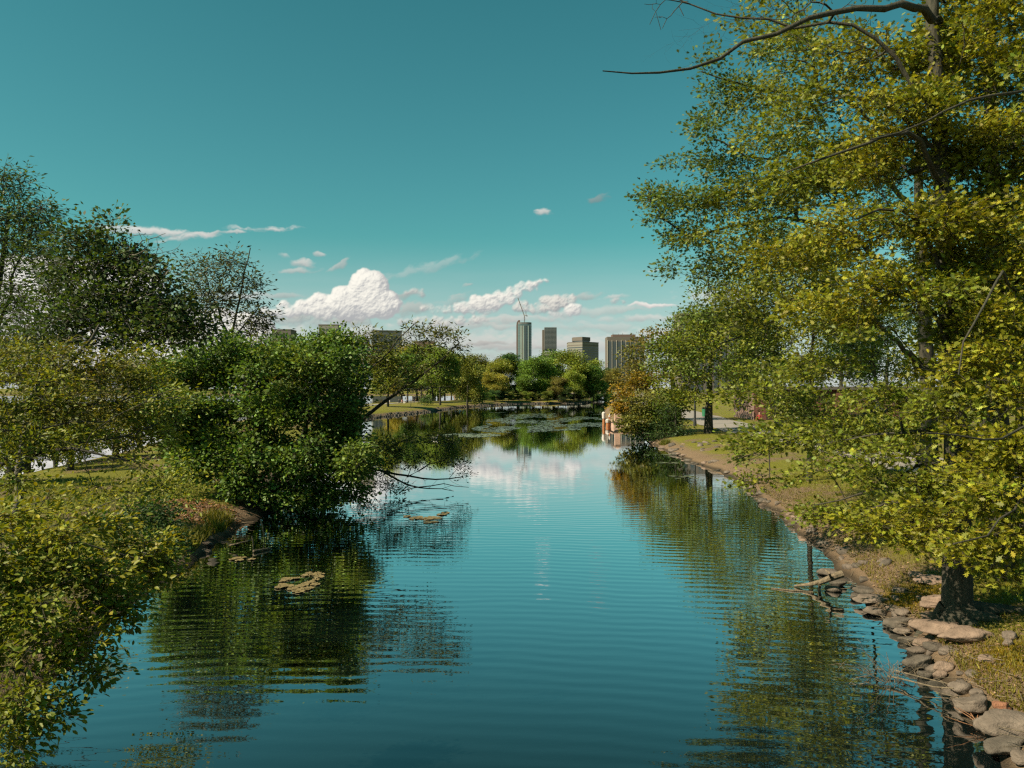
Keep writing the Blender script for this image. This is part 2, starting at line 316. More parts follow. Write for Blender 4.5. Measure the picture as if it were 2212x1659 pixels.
m, nt, out = new_mat('lagoon_water'); geo = N(nt, 'ShaderNodeNewGeometry'); pos = geo.outputs['Position']
def wn(sx, sy, det, rough=.5): return N(nt, 'ShaderNodeTexNoise', ins={'Vector': N(nt, 'ShaderNodeVectorMath', operation='MULTIPLY', ins={0: pos, 1: (sx, sy, 1)}).outputs[0], 'Scale': 1.0, 'Detail': det, 'Roughness': rough}).outputs[0]
wavev = N(nt, 'ShaderNodeVectorMath', operation='SUBTRACT', ins={0: pos, 1: (-3.0, -16.0, 0)})
wave = N(nt, 'ShaderNodeTexWave', wave_type='RINGS', rings_direction='Z', wave_profile='SIN', ins={'Vector': wavev.outputs[0], 'Scale': .78, 'Distortion': 4.5, 'Detail': 2.0, 'Detail Scale': .55})
calm = wn(.05, .035, 2.0)
amp = N(nt, 'ShaderNodeMapRange', ins={0: calm, 1: .35, 2: .65, 3: .55, 4: 1.15}).outputs[0]
h = M(nt, 'ADD', M(nt, 'MULTIPLY', wave.outputs['Fac'], .0019), M(nt, 'ADD', M(nt, 'MULTIPLY', wn(.9, 2.6, 2.0), .0040), M(nt, 'MULTIPLY', wn(3.2, 8.0, 2.0), .0005)))
h = M(nt, 'MULTIPLY', h, amp)
yy = N(nt, 'ShaderNodeSeparateXYZ', ins={0: pos}).outputs[1]
h = M(nt, 'MULTIPLY', h, N(nt, 'ShaderNodeMapRange', interpolation_type='SMOOTHSTEP', ins={0: yy, 1: 13.0, 2: 46.0, 3: 1.35, 4: .14}).outputs[0])      # the breeze only reaches the water near the bridge
bump = N(nt, 'ShaderNodeBump', ins={'Strength': 1.0, 'Distance': 1.0, 'Height': h}).outputs[0]
body = N(nt, 'ShaderNodeBsdfDiffuse', ins={0: (.003, .007, .007, 1), 'Normal': bump})
mirror = N(nt, 'ShaderNodeBsdfGlossy', ins={0: (.97, .97, .97, 1), 'Roughness': .015, 'Normal': bump})
graze = N(nt, 'ShaderNodeLayerWeight', ins={0: .5}).outputs[1]                 # reflectance climbing towards grazing angles
fr = N(nt, 'ShaderNodeMapRange', interpolation_type='SMOOTHSTEP', ins={0: graze, 1: .44, 2: .84, 3: .03, 4: .97}).outputs[0]
nt.links.new(N(nt, 'ShaderNodeMixShader', ins={0: fr, 1: body.outputs[0], 2: mirror.outputs[0]}).outputs[0], out.inputs[0])
mb = MB(); mb.add([(-2600, -38, 0), (2600, -38, 0), (2600, 3200, 0), (-2600, 3200, 0)], [(0, 1, 2, 3)])
tag(mb.build('water', m), 'calm dark lagoon water with fine ripples', kind='structure')

# path along the other side of the trees
def ribbon(name, pts, width, mat, dz, label):
    pts = [Vector((*p, 0)) for p in pts]; dense = []
    for i in range(len(pts)-1):
        for k in range(12): dense.append(pts[i].lerp(pts[i+1], k/12))
    dense.append(pts[-1])
    for _ in range(10): dense = [dense[0]]+[(dense[i-1]+dense[i]*2+dense[i+1])/4 for i in range(1, len(dense)-1)]+[dense[-1]]
    V, F = [], []; nc = 7
    for i, p in enumerate(dense):
        t = (dense[min(i+1, len(dense)-1)]-dense[max(i-1, 0)]).normalized(); s = Vector((t.y, -t.x, 0)); w = width*(.5+.04*math.sin(i*.7))
        for k in range(nc):
            q = p+s*(w*(k/(nc-1)*2-1)); V.append((q.x, q.y, 0))
    V = np.array(V); V[:, 2] = land_z(V[:, 0], V[:, 1])+dz
    for i in range(len(dense)-1):
        for k in range(nc-1): F.append((i*nc+k, i*nc+k+1, (i+1)*nc+k+1, (i+1)*nc+k))
    me = bpy.data.meshes.new(name); me.from_pydata([tuple(v) for v in V], [], F); me.polygons.foreach_set('use_smooth', [True]*len(F)); me.update()
    return tag(link(name, me, mat), label, kind='structure')
PATH_M = solid('path_asphalt', (.22, .19, .165), .9, .3, 1.2, .3)
ribbon('path', [(34, 215), (27, 140), (24.5, 108), (21.3, 82), (20, 64), (20.5, 50), (19.5, 38), (18.5, 26), (18, 14), (18, -10)], 4.6, PATH_M, .035, 'pale asphalt footpath curving under the trees')
ribbon('path', [(-30, 150), (-28, 180), (-24, 207), (-13, 225), (-3, 235), (14, 245)], 2.4, PATH_M, .035, 'narrow path along the island between lagoon and river')

# ------------------------------------------------------------------ trees
UP = np.array([0, 0, 1.0])
OVATE = (np.array([(0, 0, 0), (.32, .24, .07), (.72, .2, .06), (1, 0, -.04), (.72, -.2, .06), (.32, -.24, .07)]), [(0, 1, 2, 3), (0, 3, 4, 5)])
DIAM = (np.array([(0, 0, 0), (.45, .33, .08), (1, 0, 0), (.45, -.33, .08)]), [(0, 1, 2, 3)])
LANCE = (np.array([(0, 0, 0), (.45, .17, .05), (1, 0, -.05), (.45, -.17, .05)]), [(0, 1, 2, 3)])
_h = [(.0, .02), (.22, .05), (.34, .26), (.42, .09), (.60, .38), (.64, .12), (.84, .24), (.82, .08)]
OAKL = (np.array([(x, y, abs(y)*.25) for x, y in _h]+[(1, 0, 0)]+[(x, -y, abs(y)*.25) for x, y in reversed(_h)]), [tuple(range(17))])
def unit(a): return a/np.maximum(np.linalg.norm(a, axis=-1, keepdims=True), 1e-9)
def leaf_mesh(name, pos, axis, nrm, size, cols, tpl):
    T, faces = tpl; axis = unit(axis); side = unit(np.cross(nrm, axis)); nrm = np.cross(axis, side); k = len(T); n = len(pos)
    V = pos[:, None]+size[:, None, None]*(T[None, :, 0:1]*axis[:, None]+T[None, :, 1:2]*side[:, None]+T[None, :, 2:3]*nrm[:, None])
    fl = np.concatenate([np.array(f) for f in faces]); ft = [len(f) for f in faces]
    loops = (np.arange(n)[:, None]*k+fl[None]).ravel(); st = np.concatenate([[0], np.cumsum(ft)[:-1]])
    starts = (np.arange(n)[:, None]*len(fl)+st[None]).ravel()
    return mesh_np(name, V.reshape(-1, 3), loops, starts, cols=np.repeat(cols, k, 0))

def resample(poly, step):
    out = []
    for a, b in zip(poly[:-1], poly[1:]):
        n = max(1, int(round((Vector(b)-Vector(a)).length/step)))
        out += [np.array(Vector(a).lerp(Vector(b), i/n)) for i in range(n)]
    out.append(np.array(Vector(poly[-1]))); out = np.array(out); o = out.copy()
    for _ in range(2): o[1:-1] = (o[:-2]+2*o[1:-1]+o[2:])/4
    return o

def grow(skel, pts, bf=.3, rtip=.006, expo=.46, step=.5, wiggle=.04):
    """skeleton polylines [(points, r0, r1)] plus free points joined by a path-length balanced spanning tree"""
    pos, par, fix = [], [], []
    for k, (poly, r0, r1) in enumerate(skel):
        q = resample(poly, step); q[1:] += rng.normal(0, wiggle, (len(q)-1, 3))*(1 if k else .5); b = len(pos)
        if k == 0: p0 = -1
        else: p0 = int(np.argmin(((np.array(pos)-q[0])**2).sum(1)))
        for i, x in enumerate(q):
            pos.append(x); par.append(p0 if i == 0 else b+i-1); fix.append(r0+(r1-r0)*(i/max(1, len(q)-1))**.8)
    ns = len(pos); pos = np.array(pos); pts = np.asarray(pts)
    A = np.concatenate([pos, pts]); n = len(A); par = np.array(par+[-2]*len(pts)); plen = np.zeros(n)
    for i in range(1, ns): plen[i] = plen[par[i]]+np.linalg.norm(A[i]-A[par[i]])
    best = np.full(n, 1e18); bp = np.zeros(n, int); todo = np.zeros(n, bool); todo[ns:] = True
    low = A[:ns, 2].min()
    for s in range(ns):
        if skel[0][0][0][2]+1.0 > A[s, 2] and s < 3: continue
        c = np.linalg.norm(A-A[s], axis=1)+bf*plen[s]; w = c < best; best[w] = c[w]; bp[w] = s
    order = list(range(ns))
    for _ in range(len(pts)):
        j = int(np.argmin(np.where(todo, best, 1e18))); par[j] = bp[j]; todo[j] = False; order.append(j)
        dj = np.linalg.norm(A[j]-A[par[j]]); plen[j] = plen[par[j]]+dj
        c = np.linalg.norm(A-A[j], axis=1)+bf*plen[j]; w = todo & (c < best); best[w] = c[w]; bp[w] = j
    kids = np.zeros(n, int); np.add.at(kids, par[1:], 1)
    for _ in range(2):
        acc = np.zeros_like(A); np.add.at(acc, par[ns:], A[ns:]); has = np.zeros(n); np.add.at(has, par[ns:], 1)
        mid = (A[par]+acc/np.maximum(has, 1)[:, None])/2; w = (np.arange(n) >= ns) & (has > 0); A[w] = A[w]*.55+mid[w]*.45
    tips = (kids == 0).astype(float); tips[:ns] = 0
    for j in reversed(order):
        if par[j] >= 0: tips[par[j]] += max(tips[j], 0)
    rad = rtip*np.maximum(tips, 1)**expo
    rad[:ns] = np.array(fix)
    for j in order[ns:]: rad[j] = min(rad[j], rad[par[j]]*.85)
    return A, par, rad, ns, kids, tips

def branch_mesh(name, A, par, rad, ns, sides=5, big=10, roots=0.0):
    n = len(A); V, L, St = [], [], []; vb = 0; lb = 0
    d = np.zeros_like(A); ok = par >= 0; d[ok] = A[ok]-A[par[ok]]; d[~ok] = UP; d = unit(d)
    cont = np.zeros(n, bool)
    ref = np.where(np.abs(d[:, 1:2]) < .9, np.array([[.31, .95, .05]]), np.array([[1., 0, 0]]))
    a = unit(np.cross(d, ref)); b = np.cross(d, a)
    for grp, k in (((np.arange(n) < ns), big), ((np.arange(n) >= ns), sides)):
        ids = np.where(grp & ok)[0]
        if not len(ids): continue
        ang = np.arange(k)*2*np.pi/k; ca, sa = np.cos(ang), np.sin(ang)
        pi = par[ids]; isk = pi < ns
        same = (grp[pi]) & ((rad[ids] > rad[pi]*.5))
        r0 = np.where(same, rad[pi], np.minimum(rad[pi], rad[ids]*1.25)); r1 = rad[ids]
        aa = np.where(same[:, None], a[pi], a[ids]); bb = np.where(same[:, None], b[pi], b[ids])
        ring0 = A[pi][:, None]+r0[:, None, None]*(aa[:, None]*ca[None, :, None]+bb[:, None]*sa[None, :, None])
        ring1 = A[ids][:, None]+r1[:, None, None]*(a[ids][:, None]*ca[None, :, None]+b[ids][:, None]*sa[None, :, None])
        v = np.concatenate([ring0, ring1], 1).reshape(-1, 3); m = len(ids); base = vb+np.arange(m)[:, None]*2*k; q = np.arange(k); q2 = (q+1) % k
        f = np.stack([base+q, base+q2, base+k+q2, base+k+q], -1).reshape(-1, 4)
        V.append(v); L.append(f.ravel()); St.append(lb+np.arange(len(f))*4); vb += len(v); lb += f.size
    me = mesh_np(name, np.concatenate(V), np.concatenate(L), np.concatenate(St), smooth=True)
    import bmesh
    bm = bmesh.new(); bm.from_mesh(me); bmesh.ops.remove_doubles(bm, verts=bm.verts, dist=1e-5); bm.to_mesh(me); bm.free()
    return me

def rand_lumps(poly, n, Y, r, cols, aspect=.62, w=.75):
    """n ellipsoids of mixed size inside an outline, spread in depth"""
    p = np.array(poly, float); lo, hi = p.min(0), p.max(0); out = []
    while len(out) < n:
        u, v = rng.uniform(lo, hi)
        if seg_sd(np.array([u]), np.array([v]), poly)[0] > -r[0]*.6: continue
        a = r[0]+(r[1]-r[0])*rng.random()**1.6; out.append((u, v, rng.uniform(*Y), a, a*aspect*rng.uniform(.6, 1.2), w, cols[rng.integers(len(cols))]))
    return out
def lump_points(lumps, dens, default):
    pts, cid = [], []; cols = []
    for l in lumps:
        u, v, Y, ru, rv = l[:5]; w = l[5] if len(l) > 5 else 1.0; col = l[6] if len(l) > 6 else default
        c = np.array(P(u, v, Y)); k = Y/FX; rad = np.array([ru*k, (ru+rv)/2*k*(l[7] if len(l) > 7 else 1.0), rv*k])
        n = max(3, int(ru*rv*dens*w)); q = rng.normal(size=(n, 3)); q = unit(q)*(rng.random((n, 1))**(1/2.4))
        q = c+q*rad; fr = 2.3/rad.mean(); hole = np.array([(mnoise.noise(Vector(x)*fr) > -.1) and (mnoise.noise(Vector(x)*fr*2.6) > -.16) for x in q]); q = q[hole | (np.arange(n) < 3)]   # open gaps between the sprays
        pts.append(q); cols.append(np.repeat([col], len(q), 0))
    return np.concatenate(pts), np.concatenate(cols)

def foliage(name, A, par, tips, ns, cols, tpl, size, per, spread, droop=0.0, flat=.5, maxtips=3, jitter=.28, twig=None, rtwig=.003, up=1.0):
    """leaf clusters round the ends of the twigs; also returns short twigs carrying them"""
    n = len(A); ids = np.where((np.arange(n) >= ns) & (tips <= maxtips))[0]
    src = np.repeat(ids, per); d = unit(A[src]-A[par[src]]); m = len(src)
    o = rng.normal(size=(m, 3))*spread; o[:, 2] *= flat
    pos = A[src]+o
    ax = unit(d*.5+unit(o)*.9+rng.normal(0, .45, (m, 3))); ax[:, 2] = ax[:, 2]*.7-droop
    nr = UP*up+rng.normal(0, .8, (m, 3)); sz = size*rng.uniform(.6, 1.25, m)
    base = cols[src-ns]*np.exp(rng.normal(0, jitter, (m, 1)))
    hue = rng.normal(-.03, .10, m); base = base*np.stack([np.exp(hue), np.ones(m), np.exp(hue*.4)], -1)
    return leaf_mesh(name, pos, ax, nr, sz, np.clip(base, .004, .6), tpl), src, pos

def make_tree(name, label, cat, skel, lumps, dens, col, tpl=DIAM, size=.1, per=8, spread=.2, bark=None, group=None, bf=.3, rtip=.006, sides=4,
              flat=.6, droop=0.1, step=.5, bare=None, maxtips=3, twigs=True, crown='crown', stem='trunk', pts=None, up=.75, expo=.46, roots=0, jitter=.28):
    dens = (dens or 0)*2.1; per = int(per*2.9); spread *= 1.15; size *= .76
    skel = [([Vector(p) for p in s[0]], s[1], s[2]) for s in skel]
    base = skel[0][0][0]
    if pts is None: pts, cols = lump_points(lumps, dens, col)
    else: pts, cols = pts
    nb = 0
    if bare:
        bp, bc = lump_points(bare, dens, col); nb = len(bp); pts = np.concatenate([pts, bp]); cols = np.concatenate([cols, bc])
    keep = pts[:, 2] > .12; kb = len(pts)-nb; leafy = (np.arange(len(pts)) < kb)[keep]; pts, cols = pts[keep], cols[keep]
    A, par, rad, ns, kids, tips = grow(skel, pts, bf, rtip, expo, step)
    t2 = tips.copy(); t2[ns:][~leafy] = 1e9
    lm, src, pos = foliage(crown, A, par, t2, ns, cols, tpl, size, per, spread, droop, flat, maxtips, jitter, up=up)
    if twigs:                                    # fine twigs out to some of the leaves
        sel = np.arange(0, len(src), 5); nn = len(A); A = np.concatenate([A, pos[sel]]); par = np.concatenate([par, src[sel]]); rad = np.concatenate([rad, np.full(len(sel), rtip*.55)])
    o = np.array(base)
    root = empty(name, base, label, cat, group)
    bm = branch_mesh(stem, A-o, par, rad, ns, sides)
    t = link(stem, bm, bark or BARK, root)
    v = np.empty(len(lm.vertices)*3, np.float32); lm.vertices.foreach_get('co', v); v = v.reshape(-1, 3)-o; lm.vertices.foreach_set('co', v.ravel().astype(np.float32)); lm.update()
    link(crown, lm, LEAF, root)
    return root

def gp(x, y, dz=0.0): return Vector((x, y, ground(x, y)+dz))
YEL, YGR, GRN, DGR, OLV, GLD, BRN = (.225, .215, .015), (.165, .18, .016), (.11, .145, .02), (.045, .08, .018), (.14, .135, .022), (.26, .16, .012), (.16, .10, .03)

# --- the big oak at the water's edge
OX, OY = 7.85, 13.9
oak_lumps = [
    (1780, 220, 15.2, 110, 60, 1, YGR), (1850, 490, 14.2, 120, 60, 1, YEL), (1900, 340, 14.2, 110, 70, 1, YEL), (1890, 120, 14.6, 120, 60, 0.8, YEL), (1990, 230, 13.8, 100, 70, 0.9, YEL), (1790, 670, 15, 120, 50, 1, YEL), (1900, 620, 13.6, 110, 56, 1, YEL), (2000, 480, 13.2, 90, 60, 1, YEL), (2030, 640, 13, 90, 50, 0.8, YGR), (1770, 790, 15.4, 90, 34, 0.7, YGR), (1840, 930, 15.7, 110, 36, 1, YGR), (1790, 1020, 15.7, 100, 24, 0.9, YGR), (1930, 860, 14, 90, 40, 0.8, YGR), (1930, 980, 13.6, 90, 30, 0.7, YGR), (1800, 1110, 15.1, 90, 24, 1, YGR), (1900, 1132, 13.2, 90, 34, 1, YEL), (2010, 1112, 13, 90, 40, 0.9, YEL), (1980, 1172, 12.8, 60, 20, 0.9, YEL), (2040, 1040, 13.2, 80, 40, 0.8, YGR), (1900, -90, 15, 150, 70, 0.5, YGR), (2080, -60, 14.6, 120, 90, 0.6, YEL), (1960, -230, 15.1, 200, 90, 0.5, YGR), (1700, 90, 15.6, 90, 40, 0.5, YGR), (1620, 40, 15.8, 80, 40, 0.3, YGR)]
oak_skel = [
    ([gp(OX, OY, -.1), (OX+.02, OY, 2.2), (OX-.05, OY+.05, 5), (OX-.2, OY+.1, 8), (OX-.3, OY+.2, 11), (OX-.4, OY, 14.5)], .27, .07),
    ([(OX-.05, OY, 4.9), P(1990, 600, 13.2), P(1900, 640, 13)], .05, .012),
    ([(OX-.1, OY, 6.2), P(1960, 420, 13.2), P(1850, 470, 12.8)], .05, .014),
    ([(OX-.2, OY, 8), P(1960, 270, 12.8), P(1830, 320, 12.4), P(1700, 370, 12.5)], .06, .012),
    ([(OX-.2, OY, 8.6), P(1880, 190, 13.6), P(1780, 220, 13.6)], .05, .012),
    ([(OX-.05, OY, 3.6), P(1960, 920, 14), P(1830, 950, 15)], .05, .01),
    ([(OX-.0, OY, 3.2), P(1980, 1000, 13.8), P(1880, 1060, 14), P(1760, 1100, 14.6)], .04, .01),
    ([(OX-.1, OY, 2.9), P(2030, 1060, 13.4), P(1960, 1130, 13.2)], .035, .01),
    ([(OX-.3, OY, 11), P(1960, 0, 12.6), P(1750, 38, 12), P(1600, 88, 11.8), P(1500, 160, 11.6), P(1420, 178, 11.4), P(1360, 168, 11.2), P(1311, 150, 11)], .085, .008),
    ([(OX-.2, OY, 9), P(1900, 60, 13.6), P(1600, 40, 14), P(1440, -10, 14.2)], .05, .01)]
OAK = dict(tpl=OAKL, size=.145, per=6, spread=.115, bf=.22, rtip=.0055, sides=4, flat=.5, droop=.06, maxtips=2, up=.8)
bare_top = [(1480, 70, 13.2, 90, 50, .35), (1440, 20, 13.6, 60, 40, .35), (1420, 120, 12.6, 40, 30, .2), (1560, 60, 12.6, 110, 60, .4), (1650, 20, 13, 120, 40, .4), (1780, 20, 13, 100, 40, .3)]
oak_lumps += rand_lumps([(1790, 60), (2110, 0), (2120, 400), (2110, 1180), (1960, 1170), (1810, 1100), (1800, 920), (1900, 800), (1790, 700)], 34, (13, 17), (26, 70), [YEL, YGR, YGR, YEL])
oak = make_tree('oak_tree', 'big yellow-green oak at the stony water edge, its trunk rising from bare roots', 'tree', oak_skel, oak_lumps, .024, YGR, bare=bare_top, **OAK)
# exposed roots belong to the oak
mb = MB()
for a, ln in ((-2.2, .95), (-1.2, .7), (-.5, 1.3), (.4, .8), (2.9, .6), (-1.75, .5), (1.8, .7)):
    pts = [(.16*math.cos(a), .16*math.sin(a), .34)]
    for k in range(1, 6):
        t = k/5; aa = a+.35*math.sin(t*4+a); x, y = (.2+ln*t)*math.cos(aa), (.2+ln*t)*math.sin(aa)
        pts.append((x, y, ground(OX+x, OY+y)-ground(OX, OY)+.1+.13*(1-t)-.13*t*t))
    mb.tube(pts, [.17, .14, .10, .08, .06, .03], 8)
mb.build('root', BARK, oak, True)

QX, QY = 15.6, 29.5
oak3_skel = [([gp(QX, QY, -.1), (QX, QY, 2.5), (QX-.1, QY, 6), (QX-.3, QY, 10), (QX-.4, QY, 15), (QX-.4, QY, 18)], .36, .08),
    ([(QX-.05, QY, 5), P(1840, 640, 26), P(1700, 680, 24.5), P(1560, 745, 24)], .11, .02), ([(QX-.1, QY, 8), P(1800, 480, 26), P(1640, 470, 25), P(1480, 520, 25), P(1400, 430, 25)], .13, .02),
    ([(QX-.2, QY, 11), P(1800, 300, 25), P(1640, 350, 24), P(1530, 290, 24)], .11, .02), ([(QX-.3, QY, 13), P(1800, 190, 25), P(1660, 200, 24), P(1520, 150, 24)], .10, .02),
    ([(QX, QY, 4), P(1840, 900, 25), P(1720, 950, 22), P(1600, 990, 21)], .08, .015)]
oak3_lumps = [
    (1445, 430, 25, 62, 34, 1, GRN), (1480, 520, 25.2, 56, 40, 1, GRN), (1440, 580, 25.4, 26, 24, 1, GRN), (1530, 590, 25, 50, 30, 1, GRN), (1400, 415, 25.3, 24, 18, 1, GRN), (1550, 360, 24.6, 62, 40, 1, GRN), (1540, 270, 24.3, 56, 44, 1, GRN), (1560, 195, 24, 60, 34, 1, GRN), (1530, 130, 23.6, 40, 30, 0.5, GRN), (1650, 420, 23.6, 100, 50, 1, YGR), (1600, 500, 23.6, 90, 44, 1, YGR), (1690, 300, 21.6, 100, 60, 1, YGR), (1640, 210, 23.4, 80, 50, 0.8, YGR), (1760, 380, 18, 110, 60, 1, YGR), (1720, 550, 19.6, 130, 46, 1, YEL), (1740, 80, 19.1, 110, 50, 0.5, YGR), (1650, 640, 23.4, 100, 42, 1, YGR), (1650, 840, 22, 90, 24, 1, YGR), (1590, 860, 22.6, 40, 18, 1, YGR), (1700, 950, 19.5, 130, 26, 1, YGR), (1610, 960, 21.7, 50, 20, 1, YGR), (1640, 1035, 21.2, 66, 20, 1, YGR), (1700, -60, 20.7, 130, 60, 0.5, YGR), (1640, -180, 23.5, 120, 70, 0.4, YGR),
    (1420, 470, 25, 40, 20, .8, GRN), (1460, 350, 24.6, 40, 20, .7, GRN), (1490, 440, 24, 60, 40, 1, GRN), (1600, 420, 25, 90, 60, 1, GRN), (1640, 560, 24, 90, 50, 1, YGR), (1560, 680, 24, 70, 30, .8, GRN), (1700, 100, 24, 90, 50, .5, GRN), (1800, 560, 24, 90, 70, .8, YGR), (1850, 380, 25, 100, 90, .7, GRN), (1880, 760, 25, 80, 50, .8, GRN), (1700, 850, 23, 70, 30, .8, YGR), (1790, 900, 23, 80, 26, .7, YGR), (1800, 980, 21, 70, 20, .6, YGR)]
oak3_lumps += rand_lumps([(1490, 110), (1800, 40), (1860, 400), (1830, 1000), (1600, 1040), (1570, 950), (1650, 880), (1520, 700), (1420, 590), (1390, 420), (1480, 330)], 46, (22.5, 28), (24, 70), [GRN, YGR, YGR, (.15, .165, .018)])
make_tree('oak_tree', 'farther oak up the bank whose long dark-tipped boughs reach out over the lagoon', 'tree', oak3_skel, oak3_lumps, .024, YGR, bare=[(1480, 560, 25, 70, 60, .12), (1560, 640, 24.5, 60, 40, .15)], **dict(OAK, size=.19, spread=.17, rtip=.006))
oak2_lumps = [(2060, 330, 14, 70, 60, 1, YGR), (2130, 480, 13.5, 80, 50, 1, YEL), (2040, 560, 14, 70, 60, 1, YGR), (2110, 620, 13.4, 90, 40, 1, YEL), (2180, 420, 14, 80, 60, .9, YGR), (2130, 770, 12.6, 80, 40, 1, YEL), (2200, 200, 14, 90, 80, 1, YGR), (2020, 120, 14.4, 70, 60, .9, YGR), (2150, 20, 14, 100, 60, .9, YEL), (2040, 880, 13, 80, 40, 1, YGR), (2140, 1010, 12.4, 90, 40, 1, YEL),
        (2140, 1080, 10.8, 80, 40, 1, YEL), (2180, 1150, 10.6, 70, 40, 1, YEL), (2110, 1190, 11, 80, 30, 1, YEL), (2200, 1240, 10.8, 60, 22, .8, YGR), (2190, 970, 12, 70, 50, 1, YEL), (2110, 940, 12.6, 70, 36, .8, YEL),
    (2100, 820, 13, 90, 36, .9, YEL), (2200, 850, 12.2, 80, 44, .9, YEL), (2150, 700, 13.2, 100, 50, .7, YGR), (2060, 720, 13.8, 60, 30, .7, YGR), (2180, 560, 13.6, 100, 60, .9, YEL), (2090, 420, 14, 90, 60, .9, YGR),
    (2180, 320, 13.8, 100, 70, .9, YGR), (2100, 150, 14.2, 90, 70, .8, YEL), (2220, 100, 14.2, 90, 70, .7, YEL), (2060, 40, 14.7, 80, 50, .7, YEL), (2300, 700, 14.2, 120, 150, .8, YGR), (2320, 300, 14.7, 130, 200, .7, YGR), (2320, 1050, 12.2, 100, 120, .8, YGR), (2250, -150, 15.2, 180, 120, .5, YGR)]
oak2_lumps += rand_lumps([(2030, 60), (2280, 0), (2300, 1150), (2080, 1180), (2060, 700)], 34, (12, 18), (28, 74), [YEL, YGR, YGR, YEL])
Q = (9.85, 15.9)
oak2_skel = [([gp(*Q, -.1), (9.85, 15.9, 3), (9.75, 15.9, 7), (9.6, 15.8, 11), (9.4, 15.6, 14.5)], .25, .07),
             ([(9.75, 15.9, 6.4), P(2200, 640, 13), P(2160, 560, 12), P(2100, 700, 11.4), P(2060, 800, 11)], .05, .01),
             ([(9.8, 15.9, 8), P(2240, 180, 12.5), P(2100, 215, 12), P(1990, 262, 11.6), P(1890, 300, 11.4)], .05, .01),
             ([(9.8, 15.9, 4.4), P(2280, 850, 13), P(2200, 940, 11), P(2080, 960, 10.2), P(2000, 930, 10)], .045, .01),
             ([(9.8, 15.9, 3.4), P(2270, 1000, 12), P(2180, 1120, 10), P(2070, 1170, 9.8)], .04, .01)]
make_tree('oak_tree', 'second oak trunk behind the big waterside oak, its yellow sprays over the rocks', 'tree', oak2_skel, oak2_lumps, .024, YEL, **OAK)

# --- trees along the path on the same bank
def P3(u, v, Y): return tuple(P(u, v, Y))
x, y = 16.2, 65
make_tree('maple_tree', 'round green maple with a straight dark trunk beside the curve of the path', 'tree',
    [([gp(x, y, -.1), (x, y, 2.0), (x+.1, y, 4.5), (x+.2, y, 7.5)], .42, .1)],
    [(1530, 800, 64, 110, 50, 1, GRN), (1470, 830, 64, 60, 36, 1, YGR), (1600, 820, 63, 70, 44, 1, GRN), (1540, 740, 65, 120, 50, 1, YGR), (1640, 760, 65, 60, 50, 1, GRN), (1520, 860, 62, 46, 16, 1, YGR), (1450, 760, 66, 60, 50, 1, GRN), (1570, 690, 66, 80, 40, 1, GRN)],
    .02, GRN, size=.34, per=11, spread=.34, rtip=.012, sides=3, step=.8)
x, y = 18.7, 89
make_tree('maple_tree', 'broad olive-gold tree over the bushes, its dark trunk on the near edge of the path', 'tree',
    [([gp(x, y, -.1), (x, y, 2.2), (x-.6, y, 5), (x-1, y, 9)], .5, .1)],
    [(1390, 780, 88, 54, 40, 1, OLV), (1430, 740, 88, 70, 34, 1, (.16, .12, .016)), (1370, 810, 87, 40, 30, 1, (.15, .12, .016)), (1470, 790, 86, 60, 40, 1, OLV), (1500, 730, 90, 70, 50, 1, GRN), (1480, 690, 92, 30, 22, .7, GRN), (1400, 840, 85, 40, 20, 1, OLV)],
    .024, OLV, size=.4, per=11, spread=.45, rtip=.014, sides=3, step=1)
x, y = 22.4, 66
birch = make_tree('plane_tree', 'tall plane tree with a thick pale fork, standing before the brick wall', 'tree',
    [([gp(x, y, -.1), (x-.1, y, 2.5), (x-.4, y, 6), P3(1668, 745, 66), P3(1640, 690, 66), P3(1610, 630, 66)], .45, .1), ([P3(1668, 745, 66), P3(1720, 640, 66), P3(1740, 560, 66)], .2, .08)],
    [(1560, 640, 68, 80, 40, .8, GRN), (1520, 690, 68, 50, 36, .8, GRN), (1640, 600, 67, 90, 50, .8, YGR), (1750, 620, 66, 110, 60, 1, YGR), (1720, 720, 65, 90, 40, .7, YGR), (1840, 680, 66, 90, 60, 1, GRN), (1700, 520, 68, 100, 50, .7, GRN), (1630, 720, 64, 60, 30, .5, YGR), (1740, 800, 64, 70, 30, .8, GRN)],
    .018, YGR, size=.36, per=10, spread=.4, rtip=.013, sides=3, step=1, bark=BARK_PALE)
x, y = 12.3, 32.6
make_tree('sapling_tree', 'slender young tree with a pale grey trunk on the grass behind the oak sprays', 'tree',
    [([gp(x, y, -.1), (x, y, 2.2), (x+.1, y, 5), (x+.2, y, 8)], .13, .04)],
    [(1735, 800, 32.6, 70, 50, 1), (1770, 700, 32.6, 80, 60, 1), (1700, 880, 32.4, 60, 24, .6)], .02, YGR, size=.2, per=9, spread=.22, rtip=.006, sides=3)
